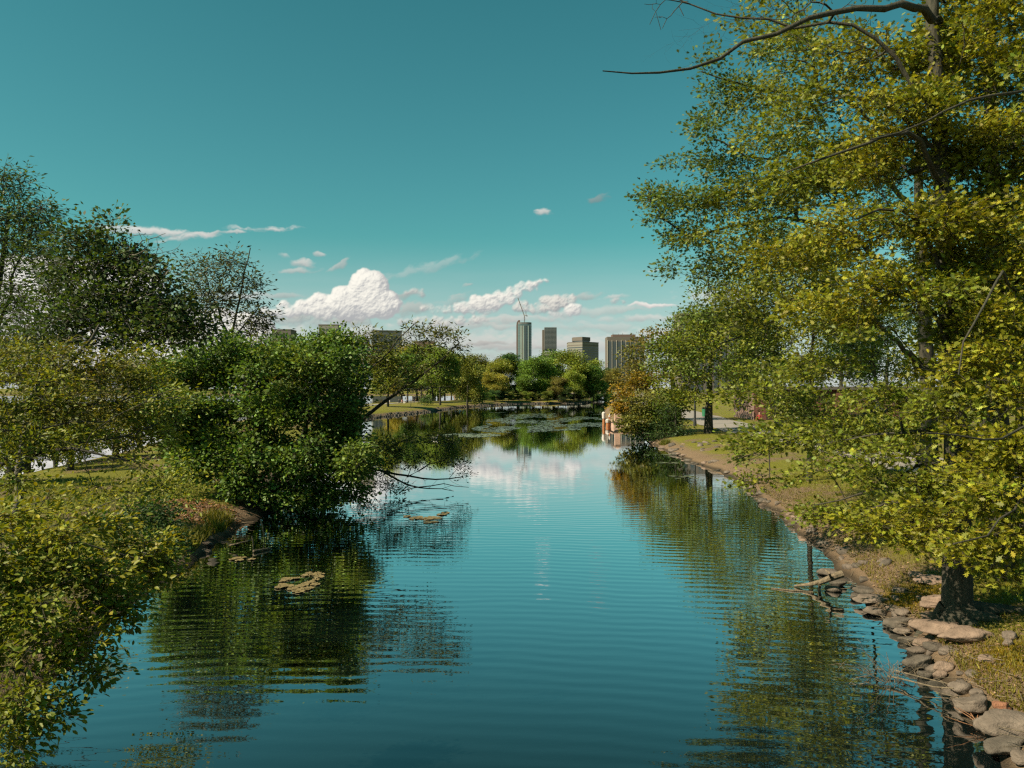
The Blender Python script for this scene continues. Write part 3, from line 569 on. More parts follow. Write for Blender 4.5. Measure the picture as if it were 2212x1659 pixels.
for (x, y, hgt, w, col, lab) in ((45, 108, 15, 6, DGR, 'dark leafy tree behind the flat roof of the brick building'), (56, 118, 17, 7, DGR, 'dense dark green tree rising over the far end of the brick building'),
                                 (36, 112, 14, 5.5, GRN, 'mid-green tree between the tall plane tree and the brick roof'), (70, 120, 19, 8, DGR, 'tall shaded tree far behind the second oak'),
                                 (27, 42, 11, 4, GRN, 'green tree on the lawn behind the oak trunk, its stem in shade'), (31, 52, 15, 5.5, YGR, 'yellow-green tree filling the gap between the oak stems, well back on the lawn'), (25, 34, 13, 4.5, GRN, 'green tree standing well back between the two waterside oaks'), (22, 30, 12, 4.2, GRN, 'leafy tree on the lawn behind the second oak, over the path')):
    b = gp(x, y, -.1); L = []
    pts = []; cols = []
    for k in range(16):
        a = rng.random()*6.28; zz = rng.uniform(.32, .95); rr = w*math.sqrt(max(.05, 1-((zz-.6)/.45)**2))*rng.uniform(.4, .85); n = 34
        q = unit(rng.normal(size=(n, 3)))*(rng.random((n, 1))**.4)*w*.36
        pts.append(np.array([x+rr*math.cos(a), y+rr*math.sin(a), zz*hgt])+q); cols.append(np.repeat([np.array(col)*rng.uniform(.75, 1.3)], n, 0))
    make_tree('broadleaf_tree', lab, 'tree', [([b, (x, y, hgt*.3), (x+.3, y, hgt*.55), (x+.2, y, hgt*.8)], .14+w*.04, .08)], None, 0, col, size=.12+w*.05, per=9, spread=.12+w*.06, rtip=.012, sides=3, step=1.2, pts=(np.concatenate(pts), np.concatenate(cols)), twigs=False)

for k, (x, y, w_, lab) in enumerate(((29.5, 82, 2.2, 'green shrub hiding the near corner of the brick wall'), (36, 83, 2.6, 'green shrub before the middle of the brick wall'), (43, 82, 2.4, 'green shrub before the far end of the brick wall'), (20.5, 44, 1.5, 'low shrub on the grass strip beside the path'))):
    c_ = np.array([x, y, ground(x, y)+w_*.65]); q_ = unit(rng.normal(size=(150, 3)))*(rng.random((150, 1))**.4)*np.array([w_*1.25, w_, w_*.75])
    make_tree('wall_shrub', lab, 'shrub', [([gp(x, y, -.1), (x, y, ground(x, y)+w_*.4), (x, y, ground(x, y)+w_*.9)], .07, .03)], None, 0, GRN, size=.3, per=7, spread=.22, sides=3, twigs=False, pts=(c_+q_, np.repeat([np.array(YGR if k % 2 else GRN)], 150, 0)))
# --- bushes at the landing on the far end of this bank
make_tree('waterside_bush', 'dark green bush with golden-orange top leaning over the water by the landing', 'bush',
    [([gp(12.6, 67, -.1), (12.8, 67, 1.5), (12.6, 67, 3.2), (12.4, 67, 4.6)], .14, .05), ([(12.7, 67, .8), (11.6, 66, 2.2), (10.8, 65.5, 3.4)], .07, .03)],
    [(1350, 850, 67, 26, 26, 1, GLD), (1340, 880, 66, 20, 14, 1, GLD), (1385, 830, 68, 36, 26, 1, (.2, .14, .012)), (1380, 880, 66, 44, 34, 1.2, OLV), (1420, 900, 66, 50, 40, 1.2, GRN), (1400, 930, 65, 50, 22, 1.2, DGR), (1450, 870, 67, 40, 40, 1.2, GRN), (1370, 915, 64.5, 36, 22, 1, OLV)],
    .05, GRN, size=.3, per=10, spread=.26, rtip=.008, sides=3)
make_tree('waterside_bush', 'low dark fir-like bush on the bank below the path trees', 'bush',
    [([gp(13.2, 63.6, -.1), (13.2, 63.6, 1.0), (13.2, 63.6, 2.6)], .09, .03)],
    [(1440, 915, 64, 34, 18, 1.3, DGR), (1460, 930, 63.5, 36, 14, 1.3, DGR), (1425, 940, 63.5, 44, 12, 1.3, DGR), (1445, 890, 64, 20, 16, 1.2, DGR)],
    .06, DGR, size=.26, per=9, spread=.22, rtip=.006, sides=3, tpl=LANCE)

# --- near bushes on the other bank
make_tree('bramble_bush', 'bright lime-yellow bush spilling over the dark water in the lower corner', 'bush',
    [([gp(-6.9, 7.2, -.1), (-6.4, 7.2, 1.6), (-5.8, 7.3, 2.6), (-5.2, 7.5, 3.1)], .07, .025), ([(-6.3, 7.2, 1.7), P(60, 1180, 7.6), P(180, 1165, 7.8), P(280, 1200, 8)], .03, .008),
     ([(-6.6, 7.1, 1.2), P(60, 1300, 7.0), P(180, 1330, 7.3)], .03, .006), ([(-6.7, 7, 1), P(30, 1440, 6.7), P(130, 1460, 6.9)], .03, .006)],
    [(40, 1120, 7.8, 60, 40, .8, YEL), (110, 1160, 7.4, 70, 34, 1, YEL), (190, 1130, 8.2, 60, 26, .8, YEL), (150, 1090, 8.2, 30, 30, .4, YEL), (240, 1150, 8.4, 44, 50, .6, YEL), (300, 1190, 8.4, 70, 34, 1, YEL), (90, 1080, 8, 24, 36, .4, YEL), (340, 1210, 8.6, 44, 36, 1, YEL), (310, 1250, 8.4, 40, 40, .9, YEL), (80, 1230, 7.2, 100, 50, 1, YGR), (200, 1250, 7.5, 90, 50, 1, YEL),
     (270, 1330, 7.6, 36, 44, .9, YGR), (240, 1300, 7.5, 60, 40, 1, YGR), (60, 1340, 6.8, 90, 56, 1, YGR), (170, 1380, 7, 70, 46, 1, YEL), (200, 1450, 7.1, 34, 36, .8, YGR), (100, 1450, 6.8, 80, 44, .9, YGR), (40, 1520, 6.5, 60, 50, 1, YGR), (120, 1530, 6.7, 50, 40, .8, YGR), (40, 1600, 6.4, 44, 50, 1, YGR), (-60, 1300, 7, 90, 200, .8, YGR)],
    .0125, (.27, .285, .022), tpl=OVATE, size=.088, per=7, spread=.085, rtip=.0028, sides=4, step=.3, flat=.7, droop=.12, maxtips=3, bf=.25, jitter=.16, up=1.5)
make_tree('shore_shrub', 'deep green leafy shrub between the lime bush and the brown leaf litter', 'shrub',
    [([gp(-8.9, 12.2, -.1), (-8.7, 12.2, 1.2), (-8.3, 12.1, 2.2)], .06, .02)],
    [(320, 1120, 12.4, 50, 40, 1), (340, 1190, 12, 50, 50, 1), (300, 1240, 11.6, 60, 50, 1), (370, 1180, 12.4, 26, 34, .8), (250, 1130, 12.6, 60, 36, .8), (380, 1240, 11.8, 26, 26, .6, YGR)],
    .02, (.045, .085, .018), tpl=OVATE, size=.09, per=9, spread=.11, rtip=.003, sides=3, step=.3, bf=.3)
crab_skel = [([gp(-9.6, 9.6, -.1), (-9.2, 9.7, 1.8), (-8.4, 9.9, 3.2), P(0, 930, 10.2), P(47, 888, 10.4), P(115, 813, 10.7), P(176, 765, 11), P(210, 700, 11.3)], .13, .015),
             ([(-9.1, 9.7, 1.9), P(20, 992, 9.8), P(75, 984, 9.9), P(125, 970, 10), P(169, 966, 10.1), P(216, 952, 10.3), P(285, 933, 10.6), P(370, 905, 11)], .055, .008),
             ([P(125, 970, 10), P(190, 975, 9.8), P(250, 985, 9.8), P(320, 1000, 10)], .03, .006), ([P(80, 984, 9.9), P(50, 1010, 9.6), P(20, 1040, 9.4)], .04, .02),
             ([P(47, 888, 10.4), P(130, 880, 10.4), P(240, 870, 10.6), P(330, 840, 11)], .03, .006), ([P(0, 930, 10.2), P(90, 905, 10), P(160, 925, 10), P(230, 905, 10.2)], .025, .006)]
make_tree('crab_apple_tree', 'small olive-yellow tree with dark crooked boughs reaching in over the lawn', 'tree', crab_skel,
    rand_lumps([(-20, 690), (90, 760), (170, 680), (250, 760), (330, 690), (385, 745), (400, 900), (330, 990), (150, 985), (-20, 1060)], 36, (9.4, 11.8), (22, 56), [YGR, OLV, (.2, .2, .018), YEL], .45)+[(60, 790, 11, 110, 50, 1.5, YGR), (190, 800, 11, 110, 50, 1.5, OLV), (310, 800, 11.6, 80, 56, 1.4, YGR), (60, 880, 10.2, 100, 44, 1.4, YGR), (180, 880, 10.5, 110, 40, 1.3, OLV), (310, 880, 11, 80, 48, 1.5, YGR), (330, 940, 11, 64, 40, 1.4, YEL), (200, 935, 10.3, 90, 24, .5, YGR), (60, 950, 9.8, 90, 34, 1.0, YGR), (20, 985, 9.6, 50, 26, .9, YGR), (130, 955, 10.2, 70, 24, .8, YGR),
     (40, 1040, 9.4, 60, 40, .5, YGR), (270, 1000, 10, 70, 22, .35, YGR), (330, 1050, 10.4, 50, 36, .5, YGR), (140, 1010, 9.8, 70, 14, .25, YGR), (240, 1060, 10, 70, 20, .3, YEL), (-60, 900, 10, 80, 160, .7, YGR)],
    .0115, (.17, .19, .018), tpl=OVATE, size=.078, per=7, spread=.10, rtip=.003, sides=4, step=.35, flat=.6, droop=.05, maxtips=3, bf=.22, jitter=.24)

make_tree('spring_shrub', 'fresh yellow-green shrub growing on the lawn just behind the lime bush', 'shrub', [([gp(-9.9, 14.6, -.1), (-9.8, 14.6, .7), (-9.6, 14.6, 1.5)], .04, .012)],
    [(380, 1020, 15.2, 30, 40, .8), (340, 1060, 15, 50, 30, .9), (400, 1075, 15, 34, 24, .8), (300, 1085, 14.6, 50, 24, .9), (420, 1040, 15.6, 16, 20, .6)], .012, (.21, .22, .02), tpl=OVATE, size=.11, per=6, spread=.13, rtip=.003, sides=3, step=.3)
make_tree('spring_shrub', 'small bright shrub on the open lawn, farther toward the river than the other', 'shrub', [([gp(-13.4, 18.6, -.1), (-13.3, 18.6, .6), (-13.2, 18.6, 1.2)], .04, .012)],
    [(190, 1055, 18.6, 44, 24, .8), (150, 1075, 18.2, 40, 18, .8), (235, 1075, 18.2, 36, 16, .8)], .016, (.22, .22, .02), tpl=OVATE, size=.13, per=6, spread=.16, rtip=.003, sides=3, step=.3)
# --- taller trees behind them
make_tree('locust_tree', 'tallest thin-leaved tree at the picture edge, dark against the sky', 'tree',
    [([gp(-14.8, 21.5, -.1), (-14.6, 21.5, 3), (-14.2, 21.5, 6), (-13.9, 21.5, 8), (-13.7, 21.5, 9.3)], .2, .04), ([(-14.3, 21.5, 5), P(40, 560, 21), P(80, 470, 21)], .06, .015)],
    [(110, 560, 20.5, 60, 44, 1), (60, 720, 20, 90, 60, 1), (150, 640, 19.5, 60, 40, .8), (20, 400, 21.5, 40, 44, .8), (50, 470, 21.2, 60, 44, 1), (10, 540, 21, 60, 56, 1), (80, 520, 21, 40, 40, .8), (-60, 450, 21.5, 90, 100, .8), (30, 640, 20.8, 70, 44, .8), (100, 460, 21, 26, 24, .5), (-60, 680, 21, 100, 120, .8), (100, 600, 21, 50, 34, .5)],
    .02, (.06, .095, .02), tpl=LANCE, size=.17, per=9, spread=.22, rtip=.006, sides=3, bf=.25, droop=.2)
make_tree('forked_tree', 'tree with a pale Y-shaped fork showing through thin dark leaves', 'tree',
    [([gp(-11.3, 17.8, -.1), (-11.2, 17.8, 2), (-11, 17.8, 4.2), P(105, 790, 17.8), P(140, 736, 17.8), P(138, 690, 17.8), P(172, 640, 17.8), P(235, 585, 17.8), P(300, 530, 17.8)], .11, .018),
     ([P(140, 736, 17.8), P(190, 705, 17.6), P(232, 680, 17.5), P(285, 650, 17.4), P(332, 632, 17.3)], .055, .012), ([P(138, 690, 17.8), P(112, 640, 18), P(80, 600, 18.2)], .045, .012)],
    [(290, 560, 18, 60, 34, .9), (400, 700, 17.6, 60, 50, .9), (290, 690, 17.6, 70, 40, .8), (200, 680, 17.8, 70, 40, .6), (180, 520, 18, 60, 40, .9), (160, 600, 18, 80, 46, .8), (240, 560, 18, 60, 40, .9), (250, 640, 17.8, 90, 44, .9), (330, 600, 17.6, 60, 40, .9), (130, 680, 17.8, 80, 44, .5), (360, 660, 17.6, 50, 50, .9), (330, 720, 17.5, 80, 44, .9, (.08, .11, .022)), (200, 740, 17.6, 90, 36, .6), (60, 740, 17.8, 70, 40, .6), (240, 480, 18, 24, 24, .5)],
    .021, (.055, .085, .018), size=.15, per=9, spread=.19, rtip=.0065, sides=3, bark=BARK_PALE, bf=.22,
    bare=[(240, 495, 18.2, 40, 44, 1.4), (320, 535, 18, 70, 40, 1.8), (365, 570, 17.8, 44, 34, 1.6), (200, 480, 18.2, 34, 30, 1.2)])
make_tree('slender_tree', 'slim feathery tree standing above the dense bush, sky showing through', 'tree',
    [([gp(-12.6, 34, -.1), (-12.5, 34, 3), P(500, 722, 34), P(515, 650, 34), P(530, 590, 34), P(540, 535, 34)], .14, .02), ([P(490, 760, 34), P(530, 690, 34), P(565, 655, 34)], .05, .015), ([P(498, 735, 34), P(460, 650, 34), P(440, 590, 34)], .05, .015)],
    [(505, 570, 34, 26, 36, .7), (540, 620, 34, 34, 40, 1), (500, 640, 34, 40, 40, .8), (550, 690, 34, 36, 30, .8), (450, 580, 34, 40, 34, .6), (560, 680, 34, 30, 30, .6), (430, 640, 34, 40, 50, .7), (480, 660, 34, 40, 40, .6), (530, 720, 34, 50, 26, .6), (420, 720, 34, 50, 36, .8), (400, 560, 34, 20, 16, .4)],
    .026, (.08, .085, .03), tpl=LANCE, size=.26, per=7, spread=.28, rtip=.008, sides=3, bf=.18)
bush_l = [(420, 800, 30, 80, 60, 1), (500, 770, 30, 80, 50, 1), (610, 780, 30.5, 80, 54, 1, (.085, .14, .026)), (700, 770, 30.5, 70, 54, 1), (740, 740, 30.5, 36, 34, 1), (760, 840, 30, 40, 50, 1), (440, 900, 29, 80, 60, 1), (560, 880, 29, 90, 60, 1), (680, 880, 29, 90, 60, 1, (.085, .14, .026)), (750, 930, 29.5, 44, 44, 1),
          (430, 1000, 28, 66, 40, 1), (540, 990, 28, 90, 50, 1), (650, 1000, 28.5, 90, 50, 1), (740, 1010, 29, 50, 44, 1), (520, 1060, 27.5, 60, 22, .8), (620, 1075, 28, 60, 26, 1), (700, 1075, 28.5, 50, 20, .8), (760, 1065, 29, 36, 20, .7), (390, 940, 28.5, 36, 60, .8)]
bush_l += rand_lumps([(345, 790), (400, 735), (470, 690), (550, 760), (600, 740), (660, 715), (725, 700), (760, 745), (798, 800), (792, 930), (806, 1000), (775, 1064), (690, 1096), (620, 1108), (530, 1074), (480, 1068), (400, 1045), (355, 960)], 80, (27.4, 31), (18, 46), [(.105, .165, .028), (.085, .14, .026), (.125, .175, .03)], .8, 1.2)
make_tree('hawthorn_bush', 'large dense dark green bush hanging its lower boughs over the water', 'bush',
    [([gp(-9.8, 29.6, -.1), (-9.7, 29.6, 1.4), (-9.5, 29.7, 3.2), (-9.2, 29.8, 5.5)], .2, .05), ([(-9.7, 29.6, .8), P(640, 960, 29), P(740, 900, 29.5)], .09, .03), ([(-9.7, 29.6, .8), P(480, 980, 28.5), P(430, 880, 29)], .09, .03), ([(-9.7, 29.6, .6), P(620, 1050, 28.5), P(720, 1060, 28.8)], .08, .02)],
    bush_l, .03, (.105, .165, .028), size=.2, per=10, spread=.19, rtip=.006, sides=3, bf=.35, jitter=.36)
make_tree('leaning_willow', 'leaning tree slanting out over the water on long dark boughs', 'tree',
    [([gp(-10.6, 33.5, -.1), (-9.4, 33.4, 1.5), P(745, 945, 33), P(800, 888, 33), P(862, 846, 33), P(915, 808, 33), P(960, 772, 33), P(990, 740, 33)], .16, .03),
     ([(-9.6, 33.4, 1.3), P(700, 862, 32.5), P(768, 832, 32.5), P(828, 772, 32.5), P(892, 698, 32.5)], .09, .02), ([P(862, 846, 33), P(930, 838, 33), P(975, 835, 33)], .03, .01)],
    [(960, 720, 33, 36, 20, .9), (920, 760, 33, 40, 30, .8), (900, 715, 33, 26, 18, .6), (980, 760, 33, 26, 20, .6), (850, 745, 33, 40, 30, .7), (820, 790, 33, 46, 34, .8), (880, 800, 33, 44, 22, .7), (790, 740, 33, 40, 30, .7), (845, 830, 32.6, 40, 14, .5), (760, 790, 32.6, 44, 34, .7), (905, 840, 33, 40, 8, .3), (940, 800, 33, 30, 14, .5)],
    .028, (.10, .105, .022), tpl=LANCE, size=.24, per=8, spread=.2, rtip=.007, sides=3, bf=.18)
make_tree('fallen_branch_shrub', 'spreading half-fallen shrub dipping bare twigs into the lagoon', 'shrub',
    [([gp(-10.2, 32.6, -.1), (-8.6, 33, .9), P(800, 1010, 33), P(880, 1030, 33.4), P(940, 1040, 33.6), P(1000, 1030, 33.8)], .12, .02),
     ([P(830, 1020, 33.2), P(880, 1052, 33.2), P(930, 1058, 33.4), P(980, 1062, 33.6)], .05, .012), ([P(880, 1030, 33.4), P(930, 1000, 33.6), P(985, 985, 33.8)], .04, .012), ([P(800, 1010, 33), P(840, 960, 33), P(900, 940, 33)], .05, .012), ([P(870, 1060, 33), P(930, 1040, 33), P(985, 1048, 33), P(1010, 1056, 33)], .03, .01)],
    [(840, 960, 33.2, 46, 22, 1), (900, 950, 33.4, 50, 18, .9), (960, 955, 33.6, 44, 20, 1, (.05, .06, .014)), (890, 990, 33.4, 60, 22, .9), (970, 995, 33.8, 40, 26, .7), (1000, 1020, 34, 22, 14, .5), (820, 1010, 33, 40, 26, .9), (840, 1050, 32.6, 36, 16, .7), (790, 1050, 32.6, 30, 20, .9)],
    .034, (.08, .10, .02), tpl=LANCE, size=.2, per=8, spread=.17, rtip=.006, sides=3, bf=.2, bare=[(920, 1045, 33.4, 70, 14, .5), (980, 1050, 33.7, 30, 10, .5)])
for k, (u, v, Y, ru, rv, col, lab) in enumerate(((60, 925, 40, 130, 70, YGR, 'bushy green growth on the river side of the lawn, at the picture edge'), (250, 915, 42, 110, 64, OLV, 'olive bushy growth on the river side of the lawn behind the crooked boughs'), (150, 955, 36, 70, 50, YGR, 'yellow-green thicket on the lawn beyond the small bright shrub'), (20, 950, 30, 80, 66, GRN, 'low green thicket on the lawn at the very edge of the picture'), (390, 905, 44, 70, 70, GRN, 'green bushy growth between the lawn and the dense dark bush'), (600, 765, 95, 50, 44, (.15, .12, .03), 'pale golden tree just behind the dense bush'), (660, 790, 88, 44, 44, OLV, 'olive tree half hidden behind the dense bush, a little below its top'), (540, 770, 80, 50, 44, OLV, 'olive tree between the slim feathery tree and the golden one'),
        (780, 775, 120, 36, 40, (.16, .13, .03), 'golden-green tree behind the slanting boughs'), (300, 820, 60, 100, 60, OLV, 'yellowish tree on the island lawn behind the crooked boughs'), (120, 840, 55, 110, 70, OLV, 'leafy tree on the island behind the Y-shaped fork'))):
    c = P(u, v, Y); h = c.z+rv*Y/FX
    make_tree('island_tree', lab, 'tree', [([gp(c.x, Y, -.1), (c.x, Y, h*.4), (c.x+.2, Y, h*.8)], .2, .06)],
              [(u+ru*a, v+rv*b, Y+dz, ru*.5, rv*.5, 1, tuple(np.array(col)*rng.uniform(.8, 1.25))) for a, b, dz in ((-.5, .1, 0), (.5, .1, 1), (0, -.45, 0), (0, .3, -1.5), (-.25, -.2, 1), (.35, -.35, -1), (.1, .55, 1))],
              (.06 if Y < 50 else .02)*(Y/90)**.5, col, size=.004*Y, per=10, spread=.0042*Y, rtip=.012, sides=3, step=1, twigs=False, droop=.1)

# --- far shore: a few tree shapes, copied
def far_tree(name, h, w, tr, tpl=DIAM, lumps=15, seed=0, low=.16):
    global rng
    rng = np.random.default_rng(100+seed); pts, cols = [], []
    for k in range(lumps):
        a = rng.random()*6.28; zz = rng.uniform(low, .94); prof = math.sqrt(max(.08, 1-((zz-.58)/.46)**2)); rr = w*prof*rng.uniform(.35, .8); n = 40
        q = unit(rng.normal(size=(n, 3)))*(rng.random((n, 1))**.35)*w*rng.uniform(.26, .4); q[:, 2] *= .8
        pts.append(np.array([rr*math.cos(a), rr*math.sin(a), zz*h])+q); cols.append(np.repeat([np.array([1., 1, 1])*rng.uniform(.28, .52)], n, 0))
    rng2 = rng
    return make_tree(name, 'x', 'tree', [([(0, 0, -.15), (.1, 0, h*.25), (.2, .1, h*.5), (.1, 0, h*.8)], tr, .06)], None, 0, None, size=.55, per=11, spread=.46, rtip=.02, sides=3, step=1.3,
                     pts=(np.concatenate(pts), np.concatenate(cols)), twigs=False, droop=.15)
def recolor(root, c):
    for o in root.children:
        if o.name.startswith('crown'): o.color = (*c, 1)
protos = [far_tree('shore_tree', 14, 5.2, .32, seed=1), far_tree('shore_tree', 14, 4.4, .28, seed=2, lumps=15, low=.34), far_tree('shore_tree', 14, 6.2, .35, seed=3, lumps=18), far_tree('shore_tree', 14, 3.4, .3, seed=4, lumps=13, low=.2)]
used = set()
def place_far(pi, u, Y, top, wpx, col, lab, group, x=None):
    X = (u-UC)/FX*Y if x is None else x; z = ground(X, Y); h = (CAMZ-(top-VH)/FX*Y)-z
    p = protos[pi]; o = p if pi not in used else copy_tree(p); used.add(pi)
    col = (col[0]*1.4, col[1]*1.55, col[2]*1.4); o.location = (X, Y, z); sx = (wpx*Y/FX)/(5.2, 4.4, 6.2, 3.4)[pi]; o.scale = (sx, sx, h/14); o.rotation_euler = (0, 0, random.random()*6.28)
    o['label'] = lab; o['category'] = 'tree'; o['group'] = group; recolor(o, col)
g1 = 'trees on the island meadow by the river'
c1, c2, c3, c4, c5 = (.44, .44, .07), (.32, .38, .06), (.2, .3, .06), (.6, .44, .07), (.11, .19, .07)
for a in ((1, 901, 219, 752, 34, c1, 'meadow tree nearest the standing figure on the grass'), (1, 910, 203, 748, 36, c2, 'meadow tree with a thick stem next to the figure on the grass'), (1, 935, 219, 756, 32, c1, 'thin-stemmed meadow tree in the middle of the river gap'), (3, 946, 240, 762, 24, c2, 'narrow meadow tree behind the leaning pale stem'),
          (0, 951, 172, 752, 44, c2, 'meadow tree with a pale leaning stem closest to the shore'), (1, 961, 225, 762, 30, c3, 'dark-stemmed meadow tree right beside the pale leaning one'), (1, 975, 236, 768, 30, c2, 'meadow tree at the end of the white river strip'), (3, 987, 242, 772, 22, c3, 'meadow tree beside the walkers on the path'),
          (2, 1009, 182, 774, 46, (.34, .33, .06), 'dusky olive tree whose stem stands at the shore bend'), (2, 868, 215, 752, 46, c4, 'golden meadow tree above the picnic group'), (0, 838, 150, 760, 46, c1, 'olive-gold tree just behind the slanting trunk'), (1, 880, 190, 766, 36, c3, 'green meadow tree just above the sitting group')):
    place_far(*a, g1)
g2 = 'trees along the far shore of the lagoon'
for a in ((2, 1062, 235, 784, 56, (.42, .40, .06), 'yellow-olive tree behind the low weeping one'), (0, 1068, 219, 806, 32, (.52, .42, .08), 'low weeping golden tree at the far shore'), (3, 1119, 240, 766, 32, c5, 'tall narrow blue-green tree, darkest on the far shore'), (2, 1152, 232, 778, 50, (.28, .40, .07), 'rounded fresh green tree beside the dark narrow one'),
          (2, 1196, 250, 764, 52, (.25, .34, .06), 'tall green tree below the second tower'), (2, 1250, 236, 766, 60, (.36, .38, .06), 'broad olive-green tree below the chamfered office block'), (0, 1206, 227, 815, 22, (.30, .24, .06), 'low brownish bushy tree at the water'), (0, 1240, 228, 800, 26, (.46, .50, .08), 'light yellow-green small tree in front of the broad one'),
          (0, 1282, 234, 792, 36, (.18, .28, .06), 'dark green tree hanging over the inlet mouth'), (0, 1325, 345, 798, 32, (.30, .24, .06), 'brownish-olive tree beyond the footbridge'), (3, 1172, 262, 772, 24, c3, 'upright tree in shade between the two tallest far trees'), (2, 1085, 275, 772, 40, (.34, .28, .06), 'golden round tree behind, under the open sky'),
          (2, 1030, 290, 774, 44, (.30, .27, .05), 'pale olive tree behind the shore bend'), (0, 1222, 226, 838, 16, (.12, .17, .05), 'short dark shrub-like tree at the waterline'), (0, 1182, 224, 845, 14, (.26, .28, .05), 'small bright shrub-like tree on the shore'), (3, 1138, 231, 836, 15, (.20, .24, .05), 'little tree at the foot of the dark narrow one'), (1, 1300, 400, 796, 26, (.16, .2, .07), 'hazy green tree rising behind the bridge gap')):
    place_far(*a, g2)
for k in range(26):
    u = 1012+k*12.2+random.uniform(-4, 4); Y = float(np.interp(u, [1012, 1060, 1120, 1200, 1270, 1320], [193, 209, 224, 231, 238, 262]))+random.uniform(0, 5)
    place_far(0 if k % 2 else 2, u, Y, 852-random.uniform(0, 12), random.uniform(9, 15), random.choice([c3, c2, c5, (.3, .3, .07)]), 'low shrub in the band of undergrowth along the far shore', 'undergrowth shrubs on the far shore')
g3 = 'trees on the far bank of the river'
words = ['golden', 'olive', 'brownish', 'dull green', 'pale yellow', 'rusty']
tones = [(.44, .32, .07), (.30, .28, .06), (.30, .22, .08), (.20, .24, .07), (.46, .38, .10), (.40, .24, .07)]
for k in range(20):
    u = -60+k*56
    place_far(2 if k % 2 else 0, u, 560+(k % 3)*25, 792+random.uniform(-9, 9), 34, tones[k % 6], '%s far-bank tree across the white river, among its low hazy row' % words[k % 6], 'far-bank %s trees' % words[k % 6])
# ------------------------------------------------------------------ skyline
W_TAN = solid('tan_concrete', (.185, .172, .145), .85, .12, .08); W_GREY = solid('grey_concrete', (.125, .13, .13), .8, .12, .08); W_BROWN = solid('brown_concrete', (.12, .10, .085), .85, .12, .08)
W_PALE = solid('pale_stone', (.38, .35, .30), .8, .1, .08); W_RED = solid('red_brick_far', (.13, .085, .07), .85, .15, .1); DARKG = solid('dark_glass', (.05, .06, .065), .18, .2, .05, spec=.6)
GLASS = solid('tower_glass', (.13, .17, .17), .12, .35, .03, metal=.55, spec=.7); STEEL = solid('crane_steel', (.12, .11, .10), .6, .2, 1.0)
GLASS2 = solid('tower_glass_pale', (.42, .44, .38), .2, .3, .03, metal=.5)
def arc_plan(w, d, n=36, e=2.6): return [(math.copysign(abs(math.cos(t))**(2/e), math.cos(t))*w/2, math.copysign(abs(math.sin(t))**(2/e), math.sin(t))*d/2) for t in [2*math.pi*k/n for k in range(n)]]
def site(u, Y, z=.9): return Vector(((u-UC)/FX*Y, Y, z))
def zt(v, Y): return CAMZ-(v-VH)/FX*Y-.9
Y = 1800; k = Y/FX
t = empty('glass_tower', site(1132, Y), 'tallest glass skyscraper with a curved facade, unfinished top and a crane on its roof', 'skyscraper', 'towers on the skyline')
H = zt(701, Y); w = 33*k
mb = MB(); mb.prism(arc_plan(w, w*.8), 0, H); mb.build('glass_facade', GLASS, t)
for x0, mt, wd in ((-.20, GLASS2, .10), (-.04, GLASS2, .07), (.10, DARKG, .08), (.27, GLASS2, .05), (.38, DARKG, .06), (-.10, W_TAN, .045)):
    mb = MB(); yy = -w*.4*(1-abs(2*x0)**2.6)**(1/2.6); mb.box((x0*w, yy-.1, H*.49), (wd*w, 1.2, H*.97)); mb.build('glass_strip', mt, t)
mb = MB()
fin = [(-.5*w, 0), (-.26*w, 0), (-.26*w, H+8.5), (-.33*w, H+9.6), (-.42*w, H+7.5), (-.48*w, H+3), (-.5*w, H-3)]; n = len(fin)
mb.add([(x, -.28*w, z) for x, z in fin]+[(x, .2*w, z) for x, z in fin], [tuple(range(n)), tuple(reversed(range(n, 2*n)))]+[(i, n+i, n+(i+1) % n, (i+1) % n) for i in range(n)])
mb.build('curved_fin', W_RED, t)
mb = MB(); mb.prism(arc_plan(w*.98, w*.78), H+.1, H+4.2); mb.build('roof_parapet', W_GREY, t)
for q in range(24):
    mb = MB(); z = H*(q+1)/25; mb.prism(arc_plan(w*1.006, w*.806), z, z+.5); mb.build('floor_band', W_GREY, t)
c = empty('tower_crane', site(1132, Y)+Vector((1*k, 0, H+4.2)), 'luffing tower crane with its long boom raised above the glass skyscraper', 'crane')
mb = MB()
for dx, dy in ((-.9, -.9), (.9, -.9), (.9, .9), (-.9, .9)): mb.tube([(dx, dy, 0), (dx, dy, 16)], .35, 6)
for q in range(8): mb.tube([(-.9, -.9, q*2), (.9, -.9, q*2+2)], .22, 4); mb.tube([(.9, .9, q*2), (-.9, .9, q*2+2)], .22, 4)
mb.build('mast', STEEL, c)
mb = MB(); tip = Vector((-14.5*k, 0, 16+39*k)); root = Vector((-.5, 0, 16))
for off in ((0, 0, 1.2), (.7, -.7, 0), (-.7, .7, 0)): mb.tube([root+Vector(off), tip+Vector(off)*.4], .38, 6)
for q in range(14): a, b = root.lerp(tip, q/14), root.lerp(tip, (q+1)/14); mb.tube([a+Vector((.7, -.7, 0)), b+Vector((0, 0, 1))], .2, 4)
mb.build('boom', STEEL, c)
mb = MB(); mb.box((3.4, 0, 16.6), (6.5, 2.2, .8)); mb.build('counter_jib', STEEL, c)
mb = MB(); mb.box((5.6, 0, 15.4), (2.2, 2.6, 2.6)); mb.build('counterweight', W_GREY, c)
mb = MB(); mb.tube([(1.2, 0, 17), (3.2, 0, 26)], .35, 6); mb.tube([(5, 0, 17), (3.2, 0, 26)], .3, 6); mb.tube([(3.2, 0, 26), tip*.7+root*.3], .14, 4); mb.build('tie_frame', STEEL, c)
mb = MB(); mb.box((0, -1.6, 16.6), (2, 1.6, 2.2)); mb.build('cab', W_PALE, c)

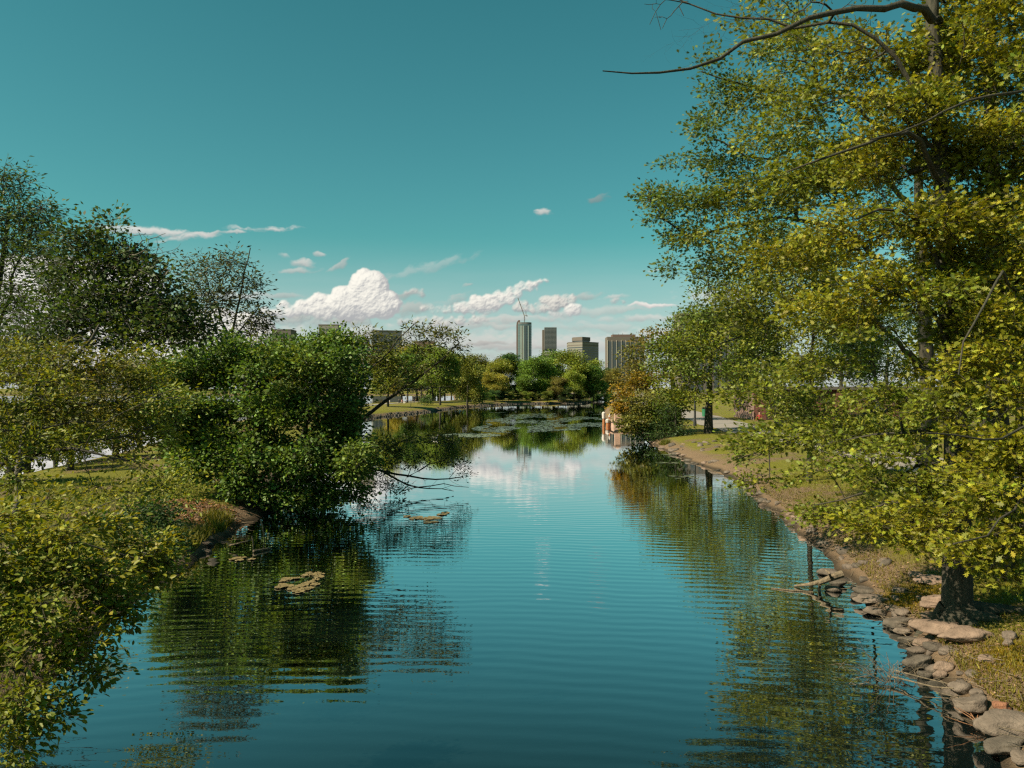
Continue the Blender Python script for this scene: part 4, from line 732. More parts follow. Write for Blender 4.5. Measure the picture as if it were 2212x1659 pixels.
Y = 1600; k = Y/FX
t = empty('office_tower', site(1187, Y), 'slim grey tower with a dark recessed storey and a pale gridded lower part', 'skyscraper', 'towers on the skyline')
H = zt(708, Y); hz = zt(757, Y)
mb = MB(); mb.box((1.8*k, 0, (H+hz)/2+1), (26*k, 24, H-hz-2)); mb.build('upper_wall', W_GREY, t)
mb = MB(); mb.box((.5*k, 1, hz/2-1.5), (24*k, 22, hz-3)); mb.build('lower_wall', W_PALE, t)
mb = MB(); mb.box((1*k, 0, hz), (24*k, 21, 3.2)); mb.build('recessed_storey', DARKG, t)
mb = MB(); mb.box((-13.2*k, 4, zt(713, Y)/2), (4.6*k, 20, zt(713, Y))); mb.build('side_shaft', W_BROWN, t)
for q in range(9):
    mb = MB(); mb.box((-11.2*k+(q+.5)*26*k/9, -12.05, (H+hz)/2+1), (26*k/9*.55, .6, H-hz-5)); mb.build('window_strip', DARKG, t)
for q in range(16):
    mb = MB(); mb.box((1.8*k, -12.2, hz+4+q*(H-hz-6)/16), (26*k, .7, .9)); mb.build('floor_band', W_GREY, t)
for q in range(9):
    for j in range(5):
        mb = MB(); mb.box((-9.5*k+j*5*k, -10.1, 8+q*(hz-12)/9), (2.7*k, .5, 2.4)); mb.build('window', DARKG, t)

Y = 1200; k = Y/FX
t = empty('office_block', site(1259, Y), 'wide tan office block with a chamfered corner and a set-back box on its roof', 'office building', 'towers on the skyline')
H = zt(740.5, Y)
plan = [(-31*k, 9), (-2.5*k, -12), (27*k, 6), (36*k, 13), (36*k, 34), (-31*k, 34)]
mb = MB(); mb.prism(plan, 0, H); mb.build('wall', W_TAN, t)
sc = lambda f, dy=0: [((x+1*k)*f-1*k, (y-8)*f+8+dy) for x, y in plan]
for q in range(17):
    mb = MB(); z = H-3.2-q*3.6; mb.prism(sc(1.004), z-1.5, z); mb.build('window_band', DARKG if q else W_BROWN, t)
mb = MB(); mb.prism(sc(1.012), H+.1, H+1.2); mb.build('roof_edge', W_BROWN, t)
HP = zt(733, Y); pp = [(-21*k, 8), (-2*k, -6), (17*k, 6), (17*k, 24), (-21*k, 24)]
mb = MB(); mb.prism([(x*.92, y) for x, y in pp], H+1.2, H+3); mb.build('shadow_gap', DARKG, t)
mb = MB(); mb.prism(pp, H+3, HP+3.4); mb.build('roof_box', W_BROWN, t)

Y = 1000; k = Y/FX
t = empty('office_block', site(1352, Y), 'brown slab block with white upright piers, rising behind the orange-topped waterside trees', 'office building', 'towers on the skyline')
H = zt(727.5, Y); w = 80*k
mb = MB(); mb.box((0, 12, H/2), (w, 24, H)); mb.build('wall', W_BROWN, t)
for q in range(8):
    mb = MB(); mb.box((-w/2+w/16+q*w/8, -.1, H/2-2.6), (w/8*.8, .5, H-7)); mb.build('window_strip', DARKG, t)
for q in range(9):
    mb = MB(); mb.box((-w/2+q*w/8+(.25 if q == 0 else -.25 if q == 8 else 0), -.4, H/2-2), (.5, 1.2, H-4.5)); mb.build('pier', W_PALE, t)
mb = MB(); mb.box((-3*k, 12, H+1.6), (50*k, 16, 3.2)); mb.build('roof_box', W_RED, t)
mb = MB(); [mb.tube([(x*k, 8, H+3.2), (x*k, 8, H+3.2+h)], .22, 5) for x, h in ((-26, 2.4), (-5, 2.2), (16, 2.2), (19, 1.6), (-14, 1.4))]; mb.build('roof_mast', STEEL, t)

def block(u0, u1, top, Y, mat, label, strips, bands, win=DARKG, depth=18, rz=0.0, name='apartment_block'):
    k = Y/FX; w = (u1-u0)*k; H = zt(top, Y)
    t = empty(name, site((u0+u1)/2, Y), label, 'building', 'buildings beyond the trees', rz)
    mb = MB(); mb.box((0, depth/2, H/2), (w, depth, H)); mb.build('wall', mat, t)
    mb = MB(); mb.box((0, depth/2, H+.6), (w*1.02, depth*1.02, 1.2)); mb.build('roof_edge', W_BROWN, t)
    for q in range(strips):
        mb = MB(); mb.box((-w/2+(q+.5)*w/strips, -.1, H/2-1), (w/strips*.5, .4, H-6)); mb.build('window_strip', win, t)
    for r in range(bands):
        for q in range(6):
            mb = MB(); mb.box((-w/2+(q+.5)*w/6, -.1, H-5-r*5), (w/6*.55, .4, 2.6)); mb.build('window', win, t)
    return t
block(688, 730, 703, 900, W_TAN, 'tan high-rise with one row of tall windows under its roof, above the dense bush', 0, 8)
block(806, 868, 716, 850, W_GREY, 'pale grey high-rise half hidden by the thin top of the slanting tree', 0, 10, rz=.25)
block(895, 938, 739, 800, W_RED, 'reddish block with upright dark window strips behind the slanting boughs', 7, 0)
block(588, 628, 714, 700, W_BROWN, 'brown block glimpsed between the slim feathery tree and the dense bush', 0, 7)
block(1470, 1640, 681, 450, W_BROWN, 'brown apartment block behind the tall plane tree, only its edge in view', 10, 0)

# footbridge over the inlet
STONE = solid('weathered_stone', (.30, .25, .20), .9, .3, 1.2, .4); PINK = solid('pink_granite', (.42, .27, .2), .85, .25, 2.0, .3)
t = empty('footbridge', (38, 318, .1), 'low stone footbridge crossing the inlet at the far end of the water', 'bridge')
mb = MB(); n = 16; prof = [(-13+26*i/n, 1.7+.55*math.sin(math.pi*i/n)) for i in range(n+1)]; under = [(10.5-21*i/n, -.3+1.75*math.sin(math.pi*i/n)) for i in range(n+1)]; poly = prof+[(13, -.6)]+under+[(-13, -.6)]
m_ = len(poly); mb.add([(x, -2, z) for x, z in poly]+[(x, 2, z) for x, z in poly], [(i, m_+i, m_+(i+1) % m_, (i+1) % m_) for i in range(m_)])
for i in range(n):
    a, b = i, i+1; ua, ub = n+2+(n-i), n+2+(n-i-1)
    for o in (0, m_): mb.add([mb.v[a+o], mb.v[b+o], mb.v[ub+o], mb.v[ua+o]], [(0, 1, 2, 3) if o else (3, 2, 1, 0)])
for xs_ in ((0, m_-1, n+2+n), (n, n+1, n+2)):
    for o in (0, m_): mb.add([mb.v[q+o] for q in xs_], [(0, 1, 2)])
mb.build('arch', STONE, t)
for s in (-1, 1):
    mb = MB(); mb.tube([(x, 1.8*s, z+.55) for x, z in prof], .14, 6); [mb.tube([(x, 1.8*s, z-.1), (x, 1.8*s, z+.55)], .08, 5) for x, z in prof[::2]]; mb.build('railing', W_PALE, t)
for s in (-1, 1):
    mb = MB(); mb.box((13.6*s, 0, .8), (2.2, 4.6, 3.2)); mb.build('abutment', STONE, t)

# brick building by the path
m, nt, out = new_mat('red_brick'); tc = N(nt, 'ShaderNodeTexCoord')
br = N(nt, 'ShaderNodeTexBrick', ins={'Vector': N(nt, 'ShaderNodeVectorMath', operation='MULTIPLY', ins={0: N(nt, 'ShaderNodeCombineXYZ', ins={0: N(nt, 'ShaderNodeSeparateXYZ', ins={0: tc.outputs['Object']}).outputs[0], 1: N(nt, 'ShaderNodeSeparateXYZ', ins={0: tc.outputs['Object']}).outputs[2]}).outputs[0], 1: (1, 1, 1)}).outputs[0],
     'Color1': (.16, .045, .028, 1), 'Color2': (.10, .03, .022, 1), 'Mortar': (.2, .16, .13, 1), 'Scale': 4.0, 'Mortar Size': .012})
b = N(nt, 'ShaderNodeBsdfPrincipled', ins={'Base Color': br.outputs[0], 'Roughness': .9}); nt.links.new(b.outputs[0], out.inputs[0]); BRICK = m
t = empty('brick_building', (38, 88, .7), 'low flat-roofed red brick building behind the path and the leaf sprays', 'building')
mb = MB(); mb.box((0, 4, 1.8), (22, 8, 3.6)); mb.build('wall', BRICK, t)
mb = MB(); mb.box((0, 3.9, 3.78), (22.8, 8.8, .34)); r_ = mb.build('roof', W_BROWN, t)
for x in (-6.2, 2.5, 7.0):
    mb = MB(); mb.box((x, -.03, 1.9), (1.8, .08, 1.5)); f_ = mb.build('window', DARKG, t); mb = MB(); mb.box((x, -.07, 1.06), (2.0, .24, .12)); mb.build('sill', W_PALE, f_)
mb = MB(); mb.box((-9, -.03, 1.15), (1.3, .08, 2.3)); d_ = mb.build('door', solid('dark_door', (.05, .03, .025), .6), t); mb = MB(); mb.tube([(-8.55, -.07, 1.1), (-8.55, -.16, 1.1)], .04, 6); mb.build('handle', STEEL, d_)
mb = MB(); mb.box((-1.6, -.18, 1.8), (.7, .3, 3.6)); mb.build('pilaster', BRICK, t)
mb = MB(); n = 60; A0, B0 = (24, 98), (90, 135)

# stone landing, posts, boulder
t = empty('stone_landing', (13.3, 92, 0), 'stone landing at the water edge beside the golden-topped bush', 'landing')
mb = MB(); mb.box((0, 0, .15), (3.6, 5, .9), taper=.96); mb.build('base', PINK, t); mb = MB(); mb.box((0, 0, .67), (3.8, 5.2, .14)); mb.build('coping', PINK, t)
t = empty('stone_pillar', (12.1, 90.6, .74), 'square pinkish stone pillar standing on the landing', 'pillar')
mb = MB(); mb.box((0, 0, .75), (.62, .62, 1.5), taper=.95); mb.build('shaft', PINK, t); mb = MB(); mb.box((0, 0, 1.57), (.78, .78, .14)); mb.box((0, 0, 1.7), (.6, .6, .12), taper=.3); mb.build('cap', PINK, t)
RUST = solid('orange_timber', (.34, .13, .05), .8, .35, 5.0, .3); WHITE = solid('white_paint', (.5, .44, .40), .6, .1, 3.0)
for (u, lab, h1, r_, cap) in ((1304, 'tallest orange-brown mooring post with a broad white top, outermost in the water', 1.55, .15, True), (1312.5, 'short thick mooring post with a pale top between the two taller posts', .75, .2, True), (1316.5, 'slim orange mooring post closest to the stone landing', 1.35, .09, False)):
    x = (u-UC)/FX*92; t = empty('mooring_post', (x, 92, -.5), lab, 'post', 'mooring posts by the landing')
    mb = MB(); mb.tube([(0, 0, 0), (.02, 0, .5+h1*.6), (0, 0, .5+h1)], [r_*1.15, r_, r_*.9], 10); mb.build('pile', RUST, t)
    mb = MB(); mb.tube([(0, 0, .5+h1*(.6 if cap else .82)), (0, 0, .5+h1+.02), (0, 0, .5+h1+.16)], [r_*1.25, r_*1.5 if cap else r_*1.2, r_*.5], 10); mb.build('cap', WHITE, t)

# ------------------------------------------------------------------ rocks
def rock(name, loc, dims, mat, seed, rz, label=None, group=None, sub=3):
    import bmesh
    bm = bmesh.new(); bmesh.ops.create_icosphere(bm, subdivisions=sub, radius=1.0); off = Vector((seed*7.3, seed*3.1, seed*1.7))
    planes = [(Vector((math.cos(a), math.sin(a), random.uniform(-.3, .7))).normalized(), random.uniform(.62, .85)) for a in [random.random()*6.28 for _ in range(6)]]+[(Vector((random.uniform(-.2, .2), random.uniform(-.2, .2), 1)).normalized(), random.uniform(.5, .75))]
    for v in bm.verts:
        p = v.co.copy()
        for nrm, dd in planes:
            e = p.dot(nrm)-dd
            if e > 0: p -= nrm*e*.85
        f = 1+.22*mnoise.noise(p*1.3+off)+.09*mnoise.noise(p*3.4+off)+.035*mnoise.noise(p*8+off)
        p *= f; v.co = (p.x*dims[0]/1.6, p.y*dims[1]/1.6, p.z*dims[2]/1.5)
    me = bpy.data.meshes.new(name); bm.to_mesh(me); bm.free(); me.polygons.foreach_set('use_smooth', [True]*len(me.polygons)); me.update()
    o = link(name, me, mat); o.location = loc; o.rotation_euler = (random.uniform(-.12, .12), random.uniform(-.12, .12), rz)
    return tag(o, label, 'rock', group)
def crop_site(cx, cy):
    u, v = (1750+cx/2.655)*.8848, (1250+cy/2.655)*.8848; z = .1
    for _ in range(5):
        p = G(u, v, z); z = max(.03, ground(p.x, p.y)+.04)
    return p, z
rocks = [  # column and row in an enlarged view of the bank, width, height, material, label
    (1045, 632, 150, 50, 0, 'flat tan stone at the waterline just before the yellow moss'), (1190, 712, 180, 66, 1, 'broad dark stone with its flat top tilted to the water, under the mossy patch'), (1225, 768, 110, 54, 0, 'blocky stone with a pale upper edge touching the water'),
    (1250, 828, 110, 42, 1, 'narrow dark stone wedged at the waterline before the big flat slab'), (1300, 900, 120, 38, 0, 'thin flat stone lying in the water above the egg-shaped rock'), (1215, 655, 84, 52, 0, 'small upright stone right beside the yellow moss'),
    (1325, 730, 120, 76, 2, 'pinkish-tan boulder against the end of the great flat slab'), (1420, 682, 180, 66, 2, 'rounded tan slab uphill of the great flat slab'), (1475, 752, 290, 92, 2, 'great flat pinkish slab lying in front of the oak roots'), (1340, 845, 110, 56, 2, 'low end piece of broken slab at the tip of the great flat one'),
    (1650, 805, 270, 92, 2, 'long slanting slab below the spreading oak roots'), (1420, 572, 120, 76, 2, 'pale rough boulder on the bank beside the yellow moss'), (1535, 568, 80, 44, 2, 'pale stone half hidden behind the oak trunk'), (1390, 612, 110, 40, 2, 'low grey-pink stone in front of the rough pale boulder'), (1500, 640, 110, 34, 0, 'small flat stone touching the oak trunk'),
    (1292, 402, 84, 34, 2, 'small pale stone on the grass uphill of the moss'), (1395, 440, 160, 46, 2, 'thin pale flagstone lying on the grass behind the moss'), (1480, 505, 50, 24, 2, 'tiny pale stone on the grass by the oak trunk'), (1320, 972, 165, 84, 1, 'egg-shaped greenish rock standing in the shallows'), (1475, 998, 120, 76, 2, 'rounded tan boulder next to the egg-shaped rock'),
    (1455, 1045, 96, 42, 2, 'small orange-tan stone below the rounded tan boulder'), (1352, 1056, 86, 40, 1, 'mossy stone low in the water among the drift twigs'), (1592, 1132, 130, 86, 0, 'grey-brown boulder where the long drift stick ends'), (1692, 1168, 84, 66, 0, 'small grey stone between two larger boulders on the muddy bank'), (1672, 1248, 220, 112, 0, 'large grey boulder with a rounded double top'),
    (1858, 1268, 120, 92, 3, 'orange-red boulder, the only one of its colour'), (1905, 1372, 300, 190, 0, 'biggest grey boulder, at the corner of the picture'), (1890, 1520, 280, 92, 1, 'long dark low rock beneath the biggest boulder'), (1978, 1592, 110, 90, 0, 'grey rock at the very bottom corner'), (1902, 800, 84, 42, 0, 'small brown stone beyond the slanting slab'), (1890, 846, 56, 32, 0, 'little grey stone above the dry yellow grass'),
    (972, 512, 140, 32, 1, 'flat dark stone in the row above the tan waterline stone'), (1000, 562, 170, 48, 0, 'wide flat brown stone strewn with twigs'), (905, 545, 70, 40, 1, 'rounded dark stone at the water below the broken log'), (762, 497, 96, 30, 0, 'flat stone by the water under the broken log'), (785, 462, 90, 30, 1, 'dark stone the broken log rests on'), (740, 392, 150, 34, 0, 'long low stone behind the broken log')]
for i, (cx, cy, w, h, mi, lab) in enumerate(rocks):
    p, z = crop_site(cx, cy+h*.35); k = p.y/FX/2.655*.8848
    rock('rock', (p.x, p.y+w*k*.2, z+h*k*.25), (w*k, w*k*random.uniform(.55, .8), max(.12, h*k*.8)), ROCK[mi], i+1, random.uniform(-.3, .3), lab, 'stones edging the bank', 4 if w > 150 else 3)
protor = [rock('stone', (0, 0, -30), (1, .8, .55), ROCK[q % 3], 60+q, 0, 'x', 'x', 2) for q in range(5)]
sh = np.array([(6.3, 11), (6.55, 12.2), (7.0, 13.9), (7.35, 15.4), (7.5, 16.6), (8.1, 19.5), (8.7, 22.3), (8.9, 24.6), (9.5, 28.4), (9.9, 31.7), (10.7, 36), (11.2, 42), (10.9, 48), (11.1, 56), (11.3, 64)])
first = set()
def stone_at(x, y, s, lab, grp):
    q = random.randrange(5); o = protor[q] if q not in first else protor[q].copy()
    if q in first: COL.objects.link(o)
    first.add(q); o.location = (x, y, max(ground(x, y), -.06)+.02*s); o.scale = (s, s*random.uniform(.7, 1.1), s*random.uniform(.6, 1)); o.rotation_euler = (random.uniform(-.2, .2), random.uniform(-.2, .2), random.random()*6.28)
    o['label'] = lab; o['group'] = grp; o['category'] = 'stone'
for k in range(150):
    i = random.random()**.9*(len(sh)-1.01); a = sh[int(i)]; b = sh[int(i)+1]; p = a+(b-a)*(i % 1); off = abs(random.gauss(.1, .35))-.12
    y = p[1]; s = random.uniform(.10, .34)*(1+.015*y)
    stone_at(p[0]+off, y, s, 'small brown-grey stone among the loose ones strewn along the waterline of the wooded bank', 'small loose stones along the wooded bank')
for k in range(14):
    p, z = crop_site(0, 0); u, v = random.uniform(1465, 1560), random.uniform(957, 972); p = G(u, v, .55)
    stone_at(p.x, p.y, random.uniform(.3, .55), 'pale flat stone set in the sloping bank below the maple', 'pale flat stones below the maple')
for k in range(22):
    u, v = random.uniform(440, 545), random.uniform(1165, 1215); p = G(u, v, .08); y = p.y
    stone_at(p.x, p.y, random.uniform(.15, .4), 'dark stone at the muddy point beneath the brown leaf litter', 'dark stones at the muddy point')

# ------------------------------------------------------------------ driftwood
DRIFT = bark_material('bleached_wood', (.10, .07, .045), (.28, .20, .13), 20.0); REDW = bark_material('reddish_twig', (.22, .09, .04), (.42, .2, .1), 20.0)
def crop_pt(cx, cy, z): return G((1750+cx/2.655)*.8848, (1250+cy/2.655)*.8848, z)
t = empty('drift_branch', crop_pt(1130, 1060, 0), 'bleached dead branch with thin arching twigs lying in the shallows by the egg-shaped rock', 'branch')
o = t.location
def rel(l): return [p-o for p in l]
def zz(cx, cy, h, cy0=1085):                       # a point h above the water, over the water point in row cy0
    Y = crop_pt(cx, cy0, 0).y; u, v = (1750+cx/2.655)*.8848, (1250+cy/2.655)*.8848; return P(u, v, Y)
mb = MB(); mb.tube(rel([crop_pt(1530, 1140, .25), crop_pt(1400, 1130, .16), crop_pt(1200, 1080, .1), crop_pt(1100, 1060, .1)]), [.009, .011, .012, .013], 7); mb.tube(rel([crop_pt(1500, 1110, .2), crop_pt(1350, 1075, .16), crop_pt(1160, 1025, .14)]), [.007, .008, .009], 6); mb.build('main_limb', DRIFT, t)
for pts in ([(1100, 1080), (1000, 955), (935, 865), (905, 820)], [(1110, 1070), (1020, 965), (930, 885), (835, 862)], [(1090, 1105), (960, 1040), (850, 985), (720, 988)], [(1060, 1110), (1000, 1050), (900, 1070), (850, 1115)], [(1120, 1060), (1110, 960), (1095, 905)], [(1150, 1080), (1140, 990), (1170, 960)], [(980, 1140), (900, 1115), (870, 1105)]):
    q = [zz(*a, 0, 1110) for a in pts]; q[0].z = .02; q = rel(q); mb = MB()
    fine = [q[0].lerp(q[1], .0)]
    for a, b in zip(q[:-1], q[1:]): fine += [a.lerp(b, .5)+Vector((random.gauss(0, .015), random.gauss(0, .02), random.gauss(0, .012))), b]
    n = len(fine); mb.tube(fine, [.0065*(1-i/n*.7) for i in range(n)], 6); mb.build('twig', DRIFT, t)
mb = MB()
for k in range(70):
    a = random.random()*6.28; s = Vector((random.gauss(0, .28), random.gauss(0, .1), .03)); e = s+Vector((math.cos(a)*.25, math.sin(a)*.15, random.uniform(.0, .2))); mb.tube([s, (s+e)/2+Vector((0, 0, .03)), e], [.003, .0025, .0015], 4)
mb.build('brush', DRIFT, t)
t = empty('drift_branch', crop_pt(1680, 1370, .1), 'spray of dry reddish sticks poking out of the water before the double-topped boulder', 'branch'); o = t.location
for pts in ([(1760, 1430), (1640, 1330), (1530, 1260)], [(1750, 1420), (1650, 1320), (1560, 1265)], [(1720, 1400), (1600, 1365), (1475, 1320)], [(1700, 1390), (1640, 1300), (1600, 1230)], [(1680, 1360), (1690, 1270), (1650, 1190)]):
    mb = MB(); q = rel([crop_pt(*a, .06+.07*i) for i, a in enumerate(pts)]); mb.tube(q, [.007, .006, .003], 6); mb.build('stick', REDW, t)
t = empty('broken_log', crop_pt(680, 455, .1), 'forked broken bough lying from the bank into the water', 'log'); o = t.location
mb = MB(); mb.tube(rel([crop_pt(810, 400, .42), crop_pt(740, 425, .34), crop_pt(680, 450, .22), crop_pt(600, 468, .1), crop_pt(500, 478, .02)]), [.085, .075, .06, .045, .02], 9); mb.build('bough', DRIFT, t)
mb = MB(); mb.tube(rel([crop_pt(650, 452, .2), crop_pt(665, 470, .14), crop_pt(660, 500, .0)]), [.05, .04, .03], 8); mb.build('fork', DRIFT, t)
mb = MB(); mb.tube(rel([crop_pt(740, 430, .34), crop_pt(725, 395, .5), crop_pt(700, 372, .55)]), [.03, .025, .012], 7); mb.build('stub', DRIFT, t)
for i, (a, b, lab) in enumerate((((350, 492, .01), (620, 515, .01), 'thin straight stick floating beside the broken bough'),)):
    mb = MB(); mb.tube([crop_pt(*a), crop_pt((a[0]+b[0])/2, (a[1]+b[1])/2+3, .015), crop_pt(*b)], [.012, .016, .01], 6); tag(mb.build('floating_stick', DRIFT), lab, 'stick')
for i, (pts, lab) in enumerate((([(497, 1178, .1), (520, 1172, .2), (545, 1166, .25)], 'pale stick lying across the stones of the muddy point'), ([(546, 1145, .05), (547, 1180, .0), (545, 1192, .0)], 'bare upright stick standing in the water off the muddy point'), ([(548, 1190, .05), (585, 1184, .03)], 'short dark floating log off the muddy point'), ([(570, 1158, .3), (572, 1140, .6)], 'split pale stake at the edge of the muddy point'))):
    q = [G(*p) for p in pts]
    if 'upright' in lab: b0 = G(547, 1190, 0); q = [b0+Vector((0, 0, -.1)), b0+Vector((.01, 0, .2)), b0+Vector((-.03, 0, .42))]
    if 'stake' in lab: b0 = G(572, 1160, .1); q = [b0+Vector((0, 0, -.1)), b0+Vector((-.05, 0, .3)), b0+Vector((-.12, 0, .5))]
    mb = MB(); mb.tube(q, [.035 if 'log' in lab else .02]*len(q), 7); tag(mb.build('stick', DRIFT), lab, 'stick')

# ------------------------------------------------------------------ lily pads
PAD_T = solid('tan_pad', (.17, .125, .055), .45, .35, 9.0); PAD_G = solid('silver_pad', (.15, .165, .10), .3, .3, 3.0, spec=.6)
def pad_mesh(name, seed):
    r2 = random.Random(seed); V = [(0, 0, .008)]; n = 14
    for q in range(n+1):
        a = .18+(2*math.pi-.36)*q/n; r = 1+r2.uniform(-.07, .07); V.append((r*math.cos(a), r*math.sin(a), .012+r2.uniform(0, .02)))
    V += [(x, y, z-.012) for x, y, z in V]; o = n+2
    F = [(0, q, q+1) for q in range(1, n+1)]+[(o, o+q+1, o+q) for q in range(1, n+1)]+[(q, o+q, o+q+1, q+1) for q in range(1, n+1)]
    me = bpy.data.meshes.new(name); me.from_pydata(V, [], F); me.update(); return me
padm = {}
for key, mt in (('t', PAD_T), ('g', PAD_G)):
    padm[key] = [pad_mesh('lily_pad', q) for q in range(4)]
    for me_ in padm[key]: me_.materials.append(mt)
def pad(u, v, r, key, lab, grp):
    p = G(u, v, .01); o = link('lily_pad', random.choice(padm[key])); o.location = p; o.location.z = .006; o.scale = (r, r, 1); o.rotation_euler = (random.gauss(0, .02), random.gauss(0, .02), random.random()*6.28); tag(o, lab, 'lily pad', grp)
g_ = 'tan lily pads in the raft off the dense bush'
for (u, v) in [(610, 1255), (618, 1250), (628, 1250), (640, 1249), (612, 1263), (622, 1266), (606, 1268), (632, 1272), (642, 1269), (650, 1266), (658, 1264), (640, 1276), (650, 1278), (662, 1273), (670, 1270), (664, 1260), (674, 1257), (684, 1252), (660, 1243), (668, 1238), (678, 1241), (688, 1238), (696, 1240), (690, 1246), (684, 1262), (652, 1272)]:
    pad(u+random.uniform(-2, 2), v, random.uniform(.085, .125), 't', 'tan oval lily pad in the loose raft floating off the dense bush', g_)
for (u, v) in [(503, 1208), (512, 1206), (518, 1210), (545, 1208), (524, 1205)]: pad(u, v, random.uniform(.09, .13), 't', 'tan lily pad in the short line off the muddy point', 'tan lily pads off the muddy point')
for (u, v) in [(895, 1120), (903, 1117), (915, 1119), (925, 1121), (935, 1118), (946, 1119), (925, 1128), (940, 1127), (955, 1111), (962, 1108), (880, 1115)]: pad(u, v, random.uniform(.12, .2), 't', 'pale lily pad floating under the dipping twigs of the fallen shrub', 'lily pads under the fallen shrub')
far = []
def inside(u, v):
    a = ((u-1180)/130)**2+((v-912)/19)**2 < 1; b = ((u-1110)/90)**2+((v-926)/9)**2 < 1; c_ = ((u-1020)/70)**2+((v-940)/5)**2 < .8
    return a or b or c_
while len(far) < 2600:
    u, v = random.uniform(960, 1320), random.uniform(892, 948)
    if inside(u, v) and mnoise.noise(Vector((u*.02, v*.14, 3))) > -.1: far.append((u, v))
far.sort(key=lambda q: -q[1])
for (u, v) in far[:240]: pad(u, v, random.uniform(.11, .2), 'g', 'silvery lily pad near the front edge of the big patch in mid-lagoon', 'silvery lily pads in the mid-lagoon patch')
mb = MB()
for (u, v) in far[240:]:
    p = G(u, v, .01); r = random.uniform(.13, .27); a0 = random.random()*6
    mb.add([(p.x+r*math.cos(a0+q*.785), p.y+r*math.sin(a0+q*.785), .012) for q in range(8)], [tuple(range(8))])
tag(mb.build('lily_pads', PAD_G), 'the rest of the wide silvery patch of lily pads', 'lily pads', kind='stuff')
for (u, v, w) in ((1165, 888, 26), (1260, 890, 24), (1075, 891, 16), (1290, 895, 14), (1100, 896, 12), (1440, 1000, 22), (1480, 1030, 26), (1455, 982, 18)):
    mb = MB(); p = G(u, v, .01); L_ = w*p.y/FX
    for q in range(16):
        x = p.x+(random.random()-.5)*2*L_; r = random.uniform(.1, .3); y = p.y+random.gauss(0, .25); mb.add([(x+r*math.cos(j*.785), y+r*.6*math.sin(j*.785), .014) for j in range(8)], [tuple(range(8))])
    tag(mb.build('floating_weed', PAD_G), 'thin pale line of floating weed on the dark water', 'weed', 'floating weed lines', kind='stuff')

# ------------------------------------------------------------------ ground cover
def blades(name, n, region, cols, h, label, wdt=.006, patch=None):
    P_, C_ = [], []
    q = region(n); zq = land_z(q[:, 0], q[:, 1]); ok = zq > .14; q, zq = q[ok], zq[ok]; n = len(q); pos = np.stack([q[:, 0], q[:, 1], zq-.01], -1)
    ax = np.stack([rng.normal(0, .45, n), rng.normal(0, .45, n), np.ones(n)], -1); nr = np.stack([rng.normal(0, 1, n), -np.ones(n), rng.normal(0, .2, n)], -1)
    w = .5+.5*wob(q[:, 0], q[:, 1], 1.1); w = np.clip(w+rng.normal(0, .25, n), 0, 1)[:, None]; c = np.array(cols[0])*(1-w)+np.array(cols[1])*w
    sz = h*rng.uniform(.5, 1.5, n)
    tpl = (np.array([(0, .07, 0), (.55, .05, .08), (1, 0, .25), (.55, -.05, .08), (0, -.07, 0)]), [(0, 1, 2, 3, 4)])
    me = leaf_mesh(name, pos, ax, nr, sz, c*np.exp(rng.normal(0, .25, (n, 1))), tpl)
    return tag(link(name, me, LEAF), label, 'grass', kind='stuff')
def reg_right(n):
    y = 9+26*rng.random(n)**1.6; x0 = np.interp(y, sh[:, 1], sh[:, 0]); return np.stack([x0+.35+rng.random(n)**1.4*(3+.35*y), y], -1)
def reg_left(n):
    y = 8+24*rng.random(n)**1.3; x0 = np.interp(y, [8, 12, 17, 21, 26, 32], [-6.2, -7.1, -7.9, -8.4, -8.9, -10.2]); return np.stack([x0-.3-rng.random(n)*(3+.45*y), y], -1)
def moss(cs):
    def f(n):
        k = rng.integers(0, len(cs), n); c = np.array(cs)[k]; return c[:, :2]+rng.normal(0, 1, (n, 2))*c[:, 2:]*.5
    return f
blades('grass', 70000, reg_right, ((.12, .11, .016), (.20, .17, .022)), .08, 'short dry grass on the wooded bank')
blades('grass', 70000, reg_left, ((.08, .12, .015), (.17, .18, .022)), .10, 'green lawn grass on the island bank')
ms = [crop_site(1200, 540)[0], crop_site(1300, 500)[0], crop_site(1250, 580)[0], crop_site(1850, 900)[0], crop_site(1950, 960)[0]]
blades('moss', 16000, moss([(p.x, p.y, .62, .55) for p in ms]), ((.30, .20, .012), (.22, .17, .012)), .05, 'bright yellow mossy growth between the bank stones')
blades('sedge', 4000, moss([(-8.7, 23.2, .5, 1.4), (-8.9, 21.2, .4, 1.2), (-9.2, 25, .5, .8), (11.6, 60, .3, .6)]), ((.18, .15, .02), (.12, .13, .02)), .26, 'taller yellowish grass tufts along the muddy edges')
def litter(name, n, fn, cols, size, label):
    q = fn(n); zq = land_z(q[:, 0], q[:, 1]); ok = zq > .03; q, zq = q[ok], zq[ok]; n = len(q); pos = np.stack([q[:, 0], q[:, 1], zq+.015+rng.random(n)*.03], -1)
    ax = np.stack([rng.normal(size=n), rng.normal(size=n), rng.normal(0, .25, n)], -1); nr = np.stack([rng.normal(0, .4, n), rng.normal(0, .4, n), np.ones(n)], -1); k = rng.integers(0, len(cols), n)
    me = leaf_mesh(name, pos, ax, nr, size*rng.uniform(.5, 1.3, n), np.array(cols)[k]*np.exp(rng.normal(0, .3, (n, 1))), DIAM); return tag(link(name, me, LEAF), label, 'leaf litter', kind='stuff')
litter('leaf_litter', 9000, moss([(-10.4, 25.6, 1.3, 1.0), (-10.0, 24.7, 1.1, .9), (-10.8, 26.2, 1.0, .8)]), ((.27, .14, .08), (.20, .10, .06), (.34, .20, .12)), .10, 'bed of reddish-brown dead leaves under the dense bush')
